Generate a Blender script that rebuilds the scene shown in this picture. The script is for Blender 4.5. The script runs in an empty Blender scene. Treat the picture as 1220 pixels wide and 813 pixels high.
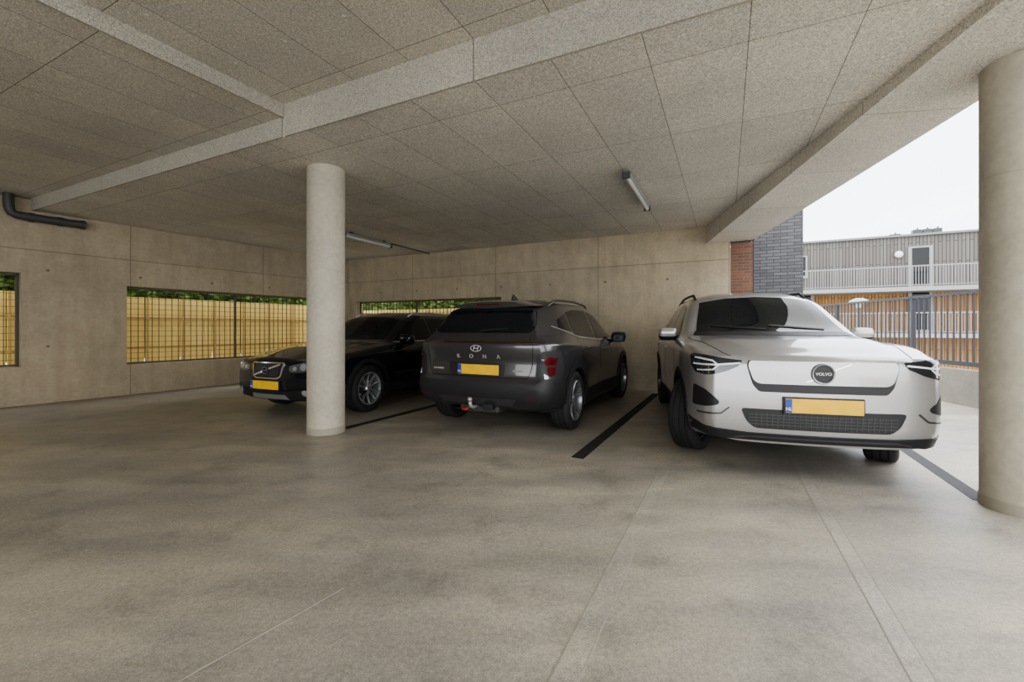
import bpy, bmesh, math, random
import numpy as np
from mathutils import Vector, Matrix
from mathutils.bvhtree import BVHTree
from mathutils.geometry import delaunay_2d_cdt
random.seed(7)
COL = bpy.context.scene.collection
CH = 1.2

# ------------------------------------------------------------------ materials
def nt(name):
    m = bpy.data.materials.new(name); m.use_nodes = True
    t = m.node_tree; b = t.nodes['Principled BSDF']
    return m, t, b
def simple(name, col, rough=.5, metal=0., coat=0., spec=.5, nscale=0, namt=.1, bump=0.):
    m, t, b = nt(name)
    b.inputs['Base Color'].default_value = (*col, 1)
    b.inputs['Roughness'].default_value = rough
    b.inputs['Metallic'].default_value = metal
    b.inputs['Coat Weight'].default_value = coat
    b.inputs['Coat Roughness'].default_value = .03
    b.inputs['Specular IOR Level'].default_value = spec
    if nscale:
        tc = t.nodes.new('ShaderNodeTexCoord'); n = t.nodes.new('ShaderNodeTexNoise')
        n.inputs['Scale'].default_value = nscale; n.inputs['Detail'].default_value = 5
        t.links.new(tc.outputs['Object'], n.inputs['Vector'])
        mx = t.nodes.new('ShaderNodeMix'); mx.data_type = 'RGBA'
        mx.inputs[6].default_value = (*[c*(1-namt) for c in col], 1)
        mx.inputs[7].default_value = (*[min(1, c*(1+namt)) for c in col], 1)
        t.links.new(n.outputs['Fac'], mx.inputs[0]); t.links.new(mx.outputs[2], b.inputs['Base Color'])
    return m
class NB:
    def __init__(s, t): s.t = t
    def n(s, typ): return s.t.nodes.new(typ)
    def l(s, a, b): s.t.links.new(a, b)
    def noise(s, vec, scale, detail=4, rough=.55):
        x = s.n('ShaderNodeTexNoise'); x.inputs['Scale'].default_value = scale
        x.inputs['Detail'].default_value = detail; x.inputs['Roughness'].default_value = rough
        s.l(vec, x.inputs['Vector']); return x.outputs['Fac']
    def ramp(s, f, stops):
        r = s.n('ShaderNodeValToRGB'); e = r.color_ramp.elements
        while len(e) < len(stops): e.new(.5)
        for i, (p, c) in enumerate(stops):
            e[i].position = p; e[i].color = (*c, 1) if len(c) == 3 else c
        s.l(f, r.inputs[0]); return r.outputs[0]
    def mix(s, f, a, b, mode='MIX'):
        x = s.n('ShaderNodeMix'); x.data_type = 'RGBA'; x.blend_type = mode
        for i, v in ((0, f), (6, a), (7, b)):
            if isinstance(v, (int, float)): x.inputs[i].default_value = v
            elif isinstance(v, tuple): x.inputs[i].default_value = (*v, 1)
            else: s.l(v, x.inputs[i])
        return x.outputs[2]
    def math(s, op, a, b=None):
        x = s.n('ShaderNodeMath'); x.operation = op
        for i, v in ((0, a), (1, b)):
            if v is None: continue
            if isinstance(v, (int, float)): x.inputs[i].default_value = v
            else: s.l(v, x.inputs[i])
        return x.outputs[0]

def woodwool(name, rot, loc, base=(.76, .73, .67), w=1.2, h=.6, dots=True):
    m, t, b = nt(name); q = NB(t)
    tc = q.n('ShaderNodeTexCoord'); mp = q.n('ShaderNodeMapping')
    mp.inputs['Rotation'].default_value = (0, 0, rot); mp.inputs['Location'].default_value = (loc[0], loc[1], 0)
    q.l(tc.outputs['Object'], mp.inputs[0])
    br = q.n('ShaderNodeTexBrick'); br.offset = 0.; br.squash = 1
    br.inputs['Scale'].default_value = 1; br.inputs['Brick Width'].default_value = w
    br.inputs['Row Height'].default_value = h; br.inputs['Mortar Size'].default_value = .003 if dots else 0.
    br.inputs['Mortar Smooth'].default_value = .1; br.inputs['Bias'].default_value = 0
    br.inputs['Color1'].default_value = (.93, .93, .93, 1); br.inputs['Color2'].default_value = (1.05, 1.045, 1.03, 1)
    br.inputs['Mortar'].default_value = (.30, .29, .27, 1)
    q.l(mp.outputs[0], br.inputs['Vector'])
    f1 = q.noise(tc.outputs['Object'], 120, 4, .75); f2 = q.noise(tc.outputs['Object'], 1.3, 3)
    f3 = q.noise(tc.outputs['Object'], 45, 3, .7)
    sp = q.ramp(f1, [(.36, (.48, .47, .45)), (.5, (.97, .97, .97)), (.66, (1.3, 1.29, 1.26))])
    c = q.mix(1., base, sp, 'MULTIPLY')
    c = q.mix(1., c, q.ramp(f3, [(.34, (.82,)*3), (.66, (1.08,)*3)]), 'MULTIPLY')
    c = q.mix(1., c, q.ramp(f2, [(.3, (.90, .90, .90)), (.7, (1.05, 1.045, 1.035))]), 'MULTIPLY')
    c = q.mix(1., c, br.outputs['Color'], 'MULTIPLY')
    if dots:
        sep = q.n('ShaderNodeSeparateXYZ'); q.l(mp.outputs[0], sep.inputs[0])
        fx = q.math('ABSOLUTE', q.math('SUBTRACT', q.math('FRACT', q.math('DIVIDE', q.math('ADD', sep.outputs[0], 60.), .6)), .25))
        fy = q.math('ABSOLUTE', q.math('SUBTRACT', q.math('FRACT', q.math('DIVIDE', q.math('ADD', sep.outputs[1], 60.), .6)), .12))
        d = q.math('SQRT', q.math('ADD', q.math('MULTIPLY', fx, fx), q.math('MULTIPLY', fy, fy)))
        c = q.mix(q.math('MULTIPLY', q.math('LESS_THAN', d, .022), .6), c, (.88, .86, .83))
    q.l(c, b.inputs['Base Color']); b.inputs['Roughness'].default_value = .95
    bp = q.n('ShaderNodeBump'); bp.inputs['Strength'].default_value = .35; bp.inputs['Distance'].default_value = .004
    q.l(f1, bp.inputs['Height']); q.l(bp.outputs[0], b.inputs['Normal'])
    return m

def castconcrete(name, base, seams=True, w=2.35, h=2.42, off=(0, 0), dark=.86):
    m, t, b = nt(name); q = NB(t)
    tc = q.n('ShaderNodeTexCoord'); ob = tc.outputs['Object']
    big = q.noise(ob, .9, 6, .6); fine = q.noise(ob, 22, 5, .6); mid = q.noise(ob, 4, 4, .6)
    c = q.mix(1., base, q.ramp(big, [(.3, (dark,)*3), (.7, (1.08, 1.07, 1.05))]), 'MULTIPLY')
    c = q.mix(1., c, q.ramp(mid, [(.3, (.90, .895, .88)), (.7, (1.06, 1.06, 1.06))]), 'MULTIPLY')
    c = q.mix(1., c, q.ramp(fine, [(.3, (.90,)*3), (.7, (1.07,)*3)]), 'MULTIPLY')
    if seams:
        sep = q.n('ShaderNodeSeparateXYZ'); q.l(ob, sep.inputs[0])
        cb = q.n('ShaderNodeCombineXYZ')
        q.l(q.math('ADD', sep.outputs[0], off[0]+47.), cb.inputs[0]); q.l(q.math('ADD', sep.outputs[2], off[1]), cb.inputs[1])
        br = q.n('ShaderNodeTexBrick'); br.offset = 0; br.inputs['Scale'].default_value = 1
        br.inputs['Brick Width'].default_value = w; br.inputs['Row Height'].default_value = h
        br.inputs['Mortar Size'].default_value = .008; br.inputs['Mortar Smooth'].default_value = .4
        br.inputs['Color1'].default_value = (.92, .92, .92, 1); br.inputs['Color2'].default_value = (1.06, 1.05, 1.03, 1)
        br.inputs['Mortar'].default_value = (.56, .54, .50, 1)
        q.l(cb.outputs[0], br.inputs['Vector'])
        c = q.mix(1., c, br.outputs['Color'], 'MULTIPLY')
        sx = q.n('ShaderNodeSeparateXYZ'); q.l(cb.outputs[0], sx.inputs[0])
        stv = q.n('ShaderNodeCombineXYZ'); q.l(q.math('MULTIPLY', sx.outputs[0], 5.), stv.inputs[0]); q.l(q.math('MULTIPLY', sx.outputs[1], .5), stv.inputs[1])
        c = q.mix(1., c, q.ramp(q.noise(stv.outputs[0], 1., 4, .6), [(.32, (.90, .89, .87)), (.6, (1.03,)*3)]), 'MULTIPLY')
        fx = q.math('MULTIPLY', q.math('SUBTRACT', q.math('FRACT', q.math('DIVIDE', sx.outputs[0], w/2)), .12), w/2)
        fy = q.math('MULTIPLY', q.math('SUBTRACT', q.math('FRACT', q.math('DIVIDE', sx.outputs[1], h/2)), .75), h/2)
        d = q.math('SQRT', q.math('ADD', q.math('MULTIPLY', fx, fx), q.math('MULTIPLY', fy, fy)))
        c = q.mix(q.math('MULTIPLY', q.math('LESS_THAN', d, .022), .75), c, (.12, .10, .08))
    q.l(c, b.inputs['Base Color']); b.inputs['Roughness'].default_value = .85
    bp = q.n('ShaderNodeBump'); bp.inputs['Strength'].default_value = .2; bp.inputs['Distance'].default_value = .006
    q.l(fine, bp.inputs['Height']); q.l(bp.outputs[0], b.inputs['Normal'])
    return m

def floor_mat(name='floor_brushed_concrete', base=(.50, .455, .375)):
    m, t, b = nt(name); q = NB(t)
    tc = q.n('ShaderNodeTexCoord'); ob = tc.outputs['Object']
    mp = q.n('ShaderNodeMapping'); mp.inputs['Rotation'].default_value = (0, 0, math.radians(-62)); mp.inputs['Scale'].default_value = (.35, 1.4, 1)
    q.l(ob, mp.inputs[0])
    st = q.noise(mp.outputs[0], 1.6, 6, .65)
    mp2 = q.n('ShaderNodeMapping'); mp2.inputs['Rotation'].default_value = (0, 0, math.radians(25)); mp2.inputs['Scale'].default_value = (.6, 2, 1)
    q.l(ob, mp2.inputs[0]); br = q.noise(mp2.outputs[0], 2.5, 6, .7)
    big = q.noise(ob, .45, 6, .62); fine = q.noise(ob, 150, 3, .7); grain = q.noise(ob, 45, 4, .7); stain = q.noise(ob, 2.2, 8, .7)
    c = q.mix(1., base, q.ramp(big, [(.34, (.70, .71, .76)), (.64, (1.14, 1.13, 1.09))]), 'MULTIPLY')
    c = q.mix(1., c, q.ramp(st, [(.34, (.76, .77, .80)), (.66, (1.13, 1.13, 1.1))]), 'MULTIPLY')
    c = q.mix(1., c, q.ramp(br, [(.3, (.90, .90, .90)), (.7, (1.08, 1.08, 1.08))]), 'MULTIPLY')
    c = q.mix(1., c, q.ramp(stain, [(.32, (.74, .74, .75)), (.47, (1.,)*3), (.75, (1.08,)*3)]), 'MULTIPLY')
    c = q.mix(1., c, q.ramp(grain, [(.3, (.76,)*3), (.7, (1.17,)*3)]), 'MULTIPLY')
    c = q.mix(1., c, q.ramp(fine, [(.3, (.64,)*3), (.7, (1.25,)*3)]), 'MULTIPLY')
    q.l(c, b.inputs['Base Color'])
    q.l(q.ramp(st, [(.3, (.33,)*3), (.7, (.58,)*3)]), b.inputs['Roughness'])
    bp = q.n('ShaderNodeBump'); bp.inputs['Strength'].default_value = .3; bp.inputs['Distance'].default_value = .003
    q.l(fine, bp.inputs['Height']); q.l(bp.outputs[0], b.inputs['Normal'])
    return m

def brick(name, c1, c2, mortar, w=.20, h=.055):
    m, t, b = nt(name); q = NB(t)
    tc = q.n('ShaderNodeTexCoord'); sep = q.n('ShaderNodeSeparateXYZ'); q.l(tc.outputs['Object'], sep.inputs[0])
    cb = q.n('ShaderNodeCombineXYZ'); q.l(q.math('ADD', sep.outputs[0], sep.outputs[1]), cb.inputs[0]); q.l(sep.outputs[2], cb.inputs[1])
    br = q.n('ShaderNodeTexBrick'); br.inputs['Scale'].default_value = 1
    br.inputs['Brick Width'].default_value = w; br.inputs['Row Height'].default_value = h; br.inputs['Mortar Size'].default_value = .006
    for k, v in (('Color1', c1), ('Color2', c2), ('Mortar', mortar)): br.inputs[k].default_value = (*v, 1)
    q.l(cb.outputs[0], br.inputs['Vector'])
    q.l(br.outputs['Color'], b.inputs['Base Color']); b.inputs['Roughness'].default_value = .85
    return m

def planks(name, c1, c2, w):
    m, t, b = nt(name); q = NB(t)
    tc = q.n('ShaderNodeTexCoord'); sep = q.n('ShaderNodeSeparateXYZ'); q.l(tc.outputs['Object'], sep.inputs[0])
    cb = q.n('ShaderNodeCombineXYZ'); q.l(sep.outputs[2], cb.inputs[0]); q.l(q.math('ADD', sep.outputs[0], sep.outputs[1]), cb.inputs[1])
    br = q.n('ShaderNodeTexBrick'); br.inputs['Scale'].default_value = 1; br.offset = .37
    br.inputs['Brick Width'].default_value = 3.; br.inputs['Row Height'].default_value = w; br.inputs['Mortar Size'].default_value = w*.1
    for k, v in (('Color1', c1), ('Color2', c2), ('Mortar', tuple(x*.3 for x in c1))): br.inputs[k].default_value = (*v, 1)
    q.l(cb.outputs[0], br.inputs['Vector']); q.l(br.outputs['Color'], b.inputs['Base Color']); b.inputs['Roughness'].default_value = .8
    return m

ROTC = -math.atan2(1, .493)
M_CEIL = woodwool('ceiling_woodwool', ROTC, (-.75, -.47))
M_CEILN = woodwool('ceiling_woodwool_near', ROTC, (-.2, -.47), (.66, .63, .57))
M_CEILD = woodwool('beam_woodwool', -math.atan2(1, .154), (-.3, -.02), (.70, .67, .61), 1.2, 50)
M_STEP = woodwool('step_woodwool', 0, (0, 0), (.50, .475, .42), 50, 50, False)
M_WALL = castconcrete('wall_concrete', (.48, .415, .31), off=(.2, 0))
M_WALLL = castconcrete('wall_concrete_dim', (.42, .36, .27), off=(.9, 0))  # darker copy of the wall concrete, dimmer light on that side painted in
M_PIL = castconcrete('column_concrete', (.49, .455, .38), seams=False, dark=.92)
M_FLOOR = floor_mat()
M_PARA = castconcrete('parapet_concrete', (.29, .275, .24), seams=False, dark=.75)
M_BLACK = simple('black_plastic', (.02, .02, .022), .5)
M_RUBBER = simple('rubber', (.022, .022, .023), .75, nscale=30, namt=.2)
M_GLASS = simple('tinted_car_glass', (.010, .012, .014), .03, spec=.35)
M_CHROME = simple('chrome', (.8, .81, .83), .12, 1.)
M_LETTER = simple('satin_lettering', (.55, .55, .56), .3, .3)
M_RIMS = simple('rim_silver', (.58, .59, .61), .3, .8)
M_RIMK = simple('rim_machined', (.26, .26, .28), .3, .7)
M_RIMD = simple('rim_dark', (.12, .12, .13), .35, .8)
M_WELL = simple('wheel_well', (.006, .006, .006), .9)
M_SILVER = simple('paint_silver', (.45, .44, .435), .30, .5, .9)
M_GREY = simple('paint_grey', (.070, .069, .074), .28, .6, 1.)
M_NAVY = simple('paint_black', (.009, .011, .020), .2, .3, 1.)
M_PLATE = simple('plate_yellow', (.82, .50, .03), .45, nscale=9, namt=.22)
M_BLUE = simple('plate_blue', (.02, .07, .35), .4)
M_WHITE = simple('white_enamel', (.75, .75, .74), .4)
M_RED = simple('tail_red', (.10, .008, .010), .12, coat=.7)
M_LAMP = simple('lamp_clear', (.6, .62, .65), .08, .6, 1)
M_LAMPG = simple('lamp_grey', (.22, .23, .25), .08, .6, 1)
M_LAMPD = simple('lamp_dark', (.03, .033, .04), .06, .2, 1)
M_DISC = simple('badge_black', (.012, .012, .013), .35)
M_DRL = simple('drl_white', (.85, .87, .9), .2)
M_SEAM = simple('seam', (.006, .006, .006), .8)
M_LINE = simple('line_paint_black', (.035, .035, .037), .7, nscale=25, namt=.35)
M_SCORE = floor_mat('scored_floor', (.53, .485, .405))
M_SCORED = simple('joint_edge', (.37, .345, .29), .9, nscale=10, namt=.3)
M_PIPE = simple('pipe_grey', (.06, .065, .065), .5, nscale=5)
M_GALV = simple('galvanised', (.36, .37, .37), .45, .4)
M_GRATE = simple('grating_dark', (.10, .095, .07), .6, .2)
M_CREAM = simple('cream_boards', (.95, .72, .29), .7, nscale=3, namt=.1)
M_CREAM2 = simple('cream_rail', (.52, .38, .16), .7)
M_RAIL = simple('rail_black', (.012, .014, .022), .5)
M_LEAF = simple('leaves', (.16, .26, .08), .7, nscale=4, namt=.5)

# ------------------------------------------------------------------ mesh helpers
def link(o, parent=None):
    COL.objects.link(o)
    if parent is not None: o.parent = parent
    return o
def mesh_obj(name, verts, faces, mat=None, parent=None, smooth=False, sharp=None):
    me = bpy.data.meshes.new(name); me.from_pydata([tuple(v) for v in verts], [], [tuple(f) for f in faces])
    me.validate(); me.update()
    bm = bmesh.new(); bm.from_mesh(me); bmesh.ops.recalc_face_normals(bm, faces=bm.faces); bm.to_mesh(me); bm.free()
    if mat: me.materials.append(mat)
    if smooth:
        me.polygons.foreach_set('use_smooth', [True]*len(me.polygons))
        if sharp: me.set_sharp_from_angle(angle=math.radians(sharp))
    return link(bpy.data.objects.new(name, me), parent)
class Geo:
    def __init__(s): s.v = []; s.f = []
    def add(s, v, f):
        o = len(s.v); s.v += [tuple(x) for x in v]; s.f += [tuple(i+o for i in q) for q in f]; return s
    def box(s, c, d, m=None):
        v = []
        for z in (-1, 1):
            for y in (-1, 1):
                for x in (-1, 1): v.append(Vector((x*d[0]/2, y*d[1]/2, z*d[2]/2)))
        if m: v = [m @ p for p in v]
        v = [p+Vector(c) for p in v]
        return s.add(v, [(0, 2, 3, 1), (4, 5, 7, 6), (0, 1, 5, 4), (2, 6, 7, 3), (0, 4, 6, 2), (1, 3, 7, 5)])
    def cyl(s, a, b, r, n=16, r2=None):
        a = Vector(a); b = Vector(b); r2 = r if r2 is None else r2
        d = (b-a).normalized(); u = d.orthogonal().normalized(); w = d.cross(u)
        v = [a+(u*math.cos(2*math.pi*i/n)+w*math.sin(2*math.pi*i/n))*r for i in range(n)]
        v += [b+(u*math.cos(2*math.pi*i/n)+w*math.sin(2*math.pi*i/n))*r2 for i in range(n)]
        return s.add(v, [(i, (i+1) % n, n+(i+1) % n, n+i) for i in range(n)]+[tuple(range(n))[::-1], tuple(range(n, 2*n))])
    def lathe(s, prof, n=48, axis='y', closed=True, c=(0, 0, 0)):
        k = len(prof); v = []
        for i in range(n):
            a = 2*math.pi*i/n
            for r, h in prof:
                if axis == 'y': p = (r*math.cos(a), h, r*math.sin(a))
                elif axis == 'x': p = (h, r*math.cos(a), r*math.sin(a))
                else: p = (r*math.cos(a), r*math.sin(a), h)
                v.append((p[0]+c[0], p[1]+c[1], p[2]+c[2]))
        f = []
        for i in range(n):
            j = (i+1) % n
            for q in range(k if closed else k-1):
                p = (q+1) % k
                f.append((i*k+q, i*k+p, j*k+p, j*k+q))
        return s.add(v, f)
    def tube(s, pts, r, n=8):
        pts = [Vector(p) for p in pts]; v = []; k = len(pts)
        u = None
        for i, p in enumerate(pts):
            d = (pts[min(i+1, k-1)]-pts[max(i-1, 0)]).normalized()
            if u is None: u = d.orthogonal().normalized()
            u = (u-d*u.dot(d)).normalized(); w = d.cross(u)
            v += [p+(u*math.cos(2*math.pi*j/n)+w*math.sin(2*math.pi*j/n))*r for j in range(n)]
        f = [(i*n+j, i*n+(j+1) % n, (i+1)*n+(j+1) % n, (i+1)*n+j) for i in range(k-1) for j in range(n)]
        f += [tuple(range(n))[::-1], tuple(range((k-1)*n, k*n))]
        return s.add(v, f)
    def obj(s, name, mat, parent=None, smooth=False, sharp=None, bevel=0, seg=2):
        o = mesh_obj(name, s.v, s.f, mat, parent, smooth, sharp)
        if bevel:
            b = o.modifiers.new('bevel', 'BEVEL'); b.width = bevel; b.segments = seg; b.limit_method = 'ANGLE'
            if smooth is False:
                o.data.polygons.foreach_set('use_smooth', [True]*len(o.data.polygons)); b.harden_normals = True
        return o
def prism(name, poly, z0, z1, mat, parent=None):
    n = len(poly); zz = z0 if isinstance(z0, (list, tuple)) else [z0]*n
    v = [(p[0], p[1], zz[i]) for i, p in enumerate(poly)]+[(p[0], p[1], z1) for p in poly]
    f = [tuple(range(n))[::-1], tuple(range(n, 2*n))]+[(i, (i+1) % n, n+(i+1) % n, n+i) for i in range(n)]
    return mesh_obj(name, v, f, mat, parent)
def tag(o, label, cat=None, **k):
    o['label'] = label
    if cat: o['category'] = cat
    for a, b in k.items(): o[a] = b
    return o
def empty(name, loc, rz, label, cat, **k):
    o = bpy.data.objects.new(name, None); o.location = loc; o.rotation_euler = (0, 0, rz); o.empty_display_size = .3
    link(o); tag(o, label, cat, **k); return o
def struct(o, label): return tag(o, label, 'building', kind='structure')

# ------------------------------------------------------------------ shell
floor = prism('floor', [(-15.3, -5.5), (-4.55, 12.12), (3.55, 8.15), (4.95, 7.4), (5.7, 12.6), (7.9, 12.6), (5.25, -5.5)], -.3, 0, M_FLOOR)
struct(floor, 'brushed grey-beige concrete parking floor')
LW = Vector((.616, 1, 0)).normalized()
BW = Vector((2.03, -1, 0)).normalized()
corner = Vector((-4.41, 11.75, 0))
def wallpanel(name, origin, dirv, length, height, thick, holes, mat, side):
    xs = sorted(set([0, length]+[h[0] for h in holes]+[h[1] for h in holes]))
    zs = sorted(set([0, height]+[h[2] for h in holes]+[h[3] for h in holes]))
    def solid(i, j):
        if i < 0 or j < 0 or i >= len(xs)-1 or j >= len(zs)-1: return False
        cx = (xs[i]+xs[i+1])/2; cz = (zs[j]+zs[j+1])/2
        return not any(h[0] < cx < h[1] and h[2] < cz < h[3] for h in holes)
    g = Geo(); T = thick*side
    for i in range(len(xs)-1):
        for j in range(len(zs)-1):
            if not solid(i, j): continue
            a, b, c, d = xs[i], xs[i+1], zs[j], zs[j+1]
            g.add([(a, 0, c), (b, 0, c), (b, 0, d), (a, 0, d)], [(0, 1, 2, 3)])
            g.add([(a, T, c), (b, T, c), (b, T, d), (a, T, d)], [(3, 2, 1, 0)])
            if not solid(i-1, j): g.add([(a, 0, c), (a, T, c), (a, T, d), (a, 0, d)], [(0, 1, 2, 3)])
            if not solid(i+1, j): g.add([(b, 0, c), (b, T, c), (b, T, d), (b, 0, d)], [(3, 2, 1, 0)])
            if not solid(i, j-1): g.add([(a, 0, c), (b, 0, c), (b, T, c), (a, T, c)], [(0, 1, 2, 3)])
            if not solid(i, j+1): g.add([(a, 0, d), (b, 0, d), (b, T, d), (a, T, d)], [(3, 2, 1, 0)])
    o = g.obj(name, mat)
    bm = bmesh.new(); bm.from_mesh(o.data); bmesh.ops.remove_doubles(bm, verts=bm.verts, dist=1e-4)
    bmesh.ops.recalc_face_normals(bm, faces=bm.faces); bm.to_mesh(o.data); bm.free()
    o.location = origin; o.rotation_euler = (0, 0, math.atan2(dirv.y, dirv.x)); return o
LLEN = 20.2
lstart = corner-LW*LLEN
def lpos(px):
    r = (px-610)/517; z = 11.61/(0.616-r)
    return (Vector((r*z, z, 0))-lstart).dot(LW)
l1, l2, l3 = lpos(26), lpos(152), lpos(392)
holesL = [(l1-3.2, l1, .60, 2.05), (l2, l3, .54, 1.95)]
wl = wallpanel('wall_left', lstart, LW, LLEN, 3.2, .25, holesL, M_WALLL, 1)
struct(wl, 'cast concrete wall with long window openings')
def bpos(px):
    r = (px-610)/517; z = 19.44/(2.03+r)
    return (Vector((r*z, z, 0))-corner).dot(BW)
BLEN = bpos(870)
holesB = [(bpos(424), bpos(597), .54, 1.90)]
wb = wallpanel('wall_back', corner, BW, BLEN, 3.03, .25, holesB, M_WALL, 1)
struct(wb, 'cast concrete wall with formwork seams and tie holes')
g = Geo(); g.box((-12.0, -4.9, 1.6), (6., .2, 3.2)); struct(g.obj('wall_rear_blocker', M_WALLL), 'unseen concrete wall added to block light from behind')  # unseen wall added behind the camera to cut light and deepen contrast

struct(prism('ceiling', [(-8.01, 7.03), (2.575, 1.815), (3.55, 8.15), (-4.5, 12.12)], 3.03, 3.7, M_CEIL), 'woodwool cement ceiling panels')
struct(prism('ceiling.001', [(-2.17, 4.15), (-6.68, -5), (1.53, -5), (2.575, 1.815)], 3.335, 3.7, M_CEILN), 'higher woodwool cement ceiling panels')
struct(prism('ceiling.002', [(-2.17, 4.15), (-8.01, 7.03), (-15.05, -5), (-6.68, -5)], 3.215, 3.7, M_CEILN), 'woodwool cement ceiling panels above the far bay')
def facing(name, a, b, z0, z1, joints):
    a = Vector((*a, 0)); b = Vector((*b, 0)); d = (b-a).normalized(); n = Vector((d.y, -d.x, 0)); L = (b-a).length
    g = Geo(); cuts = [0]+joints+[L]
    for i in range(len(cuts)-1):
        s0, s1 = cuts[i]+.004, cuts[i+1]-.004
        p = [a+d*s0, a+d*s1, a+d*s1+n*.02, a+d*s0+n*.02]
        g.add([(q.x, q.y, z0) for q in p]+[(q.x, q.y, z1) for q in p], [(0, 1, 2, 3), (4, 5, 6, 7), (0, 1, 5, 4), (1, 2, 6, 5), (2, 3, 7, 6), (3, 0, 4, 7)])
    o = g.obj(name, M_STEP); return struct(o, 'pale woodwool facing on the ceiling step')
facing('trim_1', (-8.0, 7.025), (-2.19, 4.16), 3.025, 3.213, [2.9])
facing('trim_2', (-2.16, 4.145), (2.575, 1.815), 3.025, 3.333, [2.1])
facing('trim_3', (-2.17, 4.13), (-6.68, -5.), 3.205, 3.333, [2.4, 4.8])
def ax(y): return 2.68+.154*(y-2.5)
ys = [-5, 2.5, 8.05]; zb = [3.03, 2.97, 2.71]
v = []
for y, z in zip(ys, zb):
    v += [(ax(y), y, z), (ax(y)+.75, y, z), (ax(y)+.75, y, 3.7), (ax(y), y, 3.7)]
f = [(0, 1, 2, 3), (8, 11, 10, 9)]
for i in range(2):
    for j in range(4): f.append((i*4+j, i*4+(j+1) % 4, i*4+4+(j+1) % 4, i*4+4+j))
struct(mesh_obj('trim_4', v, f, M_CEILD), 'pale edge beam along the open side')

def rect_wall(name, px0, px1, z0, z1, thick, mat, label, off=0.):
    p0 = bpos(px0); p1 = bpos(px1); g = Geo()
    g.box(((p1-p0)/2, thick/2, (z0+z1)/2), (p1-p0, thick, z1-z0)); o = g.obj(name, mat)
    o.location = corner+BW*p0+Vector((.442, .897, 0))*off; o.rotation_euler = (0, 0, math.atan2(BW.y, BW.x)); return struct(o, label)
rect_wall('wall_end', 870.6, 897, 0, 2.70, .28, brick('red_brick', (.24, .11, .065), (.16, .08, .055), (.17, .15, .13)), 'red-brown brick end of the wall')
rect_wall('wall_right', 897.5, 957, -3, 8, .5, brick('dark_brick', (.095, .095, .105), (.15, .15, .16), (.055, .055, .06)), 'dark grey brick wall outside')

M_BAND = simple('band', (.36, .33, .27), .8)
def column(x, y, r, h, label):
    e = empty('concrete_column', (x, y, 0), 0, label, 'column', group='round garage columns')
    g = Geo(); g.lathe([(0, .012), (r, .012), (r, h), (0, h)], 64, 'z', False); g.obj('shaft', M_PIL, e, True, 40)
    g = Geo(); g.lathe([(r, 0), (r+.005, 0), (r+.005, .07), (r, .075)], 64, 'z'); g.obj('base_band', M_BAND, e, True, 40)
    return e
column(-2.15, 5.02, .205, 3.03, 'round pale concrete column beside the black estate car')
c2 = column(3.375, 2.86, .205, 2.955, 'round pale concrete column at the open edge of the garage')
g = Geo(); g.lathe([(.204, 2.2), (.2055, 2.2), (.2055, 2.203), (.204, 2.203)], 64, 'z'); g.obj('joint_ring', M_BAND, c2, True)

def floorstrip(name, a, b, w, mat, z=.002, label=None, cat=None):
    a = Vector((*a, 0)); b = Vector((*b, 0)); d = (b-a).normalized(); n = Vector((-d.y, d.x, 0))*w/2
    p = [a-n, b-n, b+n, a+n]
    v = [(q.x, q.y, 0.0) for q in p]+[(q.x, q.y, z) for q in p]
    o = mesh_obj(name, v, [(0, 1, 2, 3), (4, 5, 6, 7), (0, 1, 5, 4), (1, 2, 6, 5), (2, 3, 7, 6), (3, 0, 4, 7)], mat)
    if cat: tag(o, label, cat, group='parking bay lines')
    else: struct(o, label)
    return o
floorstrip('parking_line', (.60, 4.0), (2.62, 7.9), .12, M_LINE, label='black painted parking bay line on concrete', cat='parking line')
floorstrip('parking_line.001', (-2.15, 4.9), (-.2, 8.6), .11, M_LINE, label='black painted parking bay line on concrete', cat='parking line')
floorstrip('parking_line.002', (3.26, 3.0), (5.4, 7.4), .11, M_LINE, label='black painted parking bay line on concrete', cat='parking line')
k = 5
for (a, b, w) in [((-.165, .8), (1.25, 3.6), .085), ((1.08, .8), (2.62, 4.05), .07)]:
    floorstrip('trim_%d' % k, a, b, w, M_SCORE, .0012, label='smooth troweled joint band in the concrete floor'); k += 1
    d = Vector((b[0]-a[0], b[1]-a[1])).normalized(); n = Vector((-d.y, d.x))*(w/2+.003)
    for s in (-1, 1):
        floorstrip('trim_%d' % k, (a[0]+n.x*s, a[1]+n.y*s), (b[0]+n.x*s, b[1]+n.y*s), .005, M_SCORED, .0014, label='thin edge of the floor joint'); k += 1
floorstrip('trim_%d' % k, (-1.52, .9), (-.78, 2.0), .010, M_SCORED, .0012, label='thin worn joint line in the floor')

def grating(name, wall, hole, step=.105):
    a, b, c, d = hole; g = Geo(); y = .16
    for k in range(1, int((b-a)/step)): g.box((a+k*step, y, (c+d)/2), (.007, .02, d-c-.02))
    n = int((d-c)/.105)
    for k in range(1, n+1): g.box(((a+b)/2, y+.012, c+k*(d-c)/(n+1)), (b-a-.02, .006, .006))
    for z in (c+.02, d-.02): g.box(((a+b)/2, y, z), (b-a-.004, .04, .03))
    for x in (a+.02, b-.02): g.box((x, y, (c+d)/2), (.036, .04, d-c-.004))
    for k in range(1, int((b-a)/1.9)+1): g.box((a+k*1.9, y+.03, (c+d)/2), (.04, .03, d-c-.004))
    o = g.obj(name, M_GRATE); o.location = wall.location; o.rotation_euler = wall.rotation_euler
    return struct(o, 'open window with dark steel mesh grating')
grating('window_1', wl, holesL[0]); grating('window_2', wl, holesL[1]); grating('window_3', wb, holesB[0])

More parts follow.
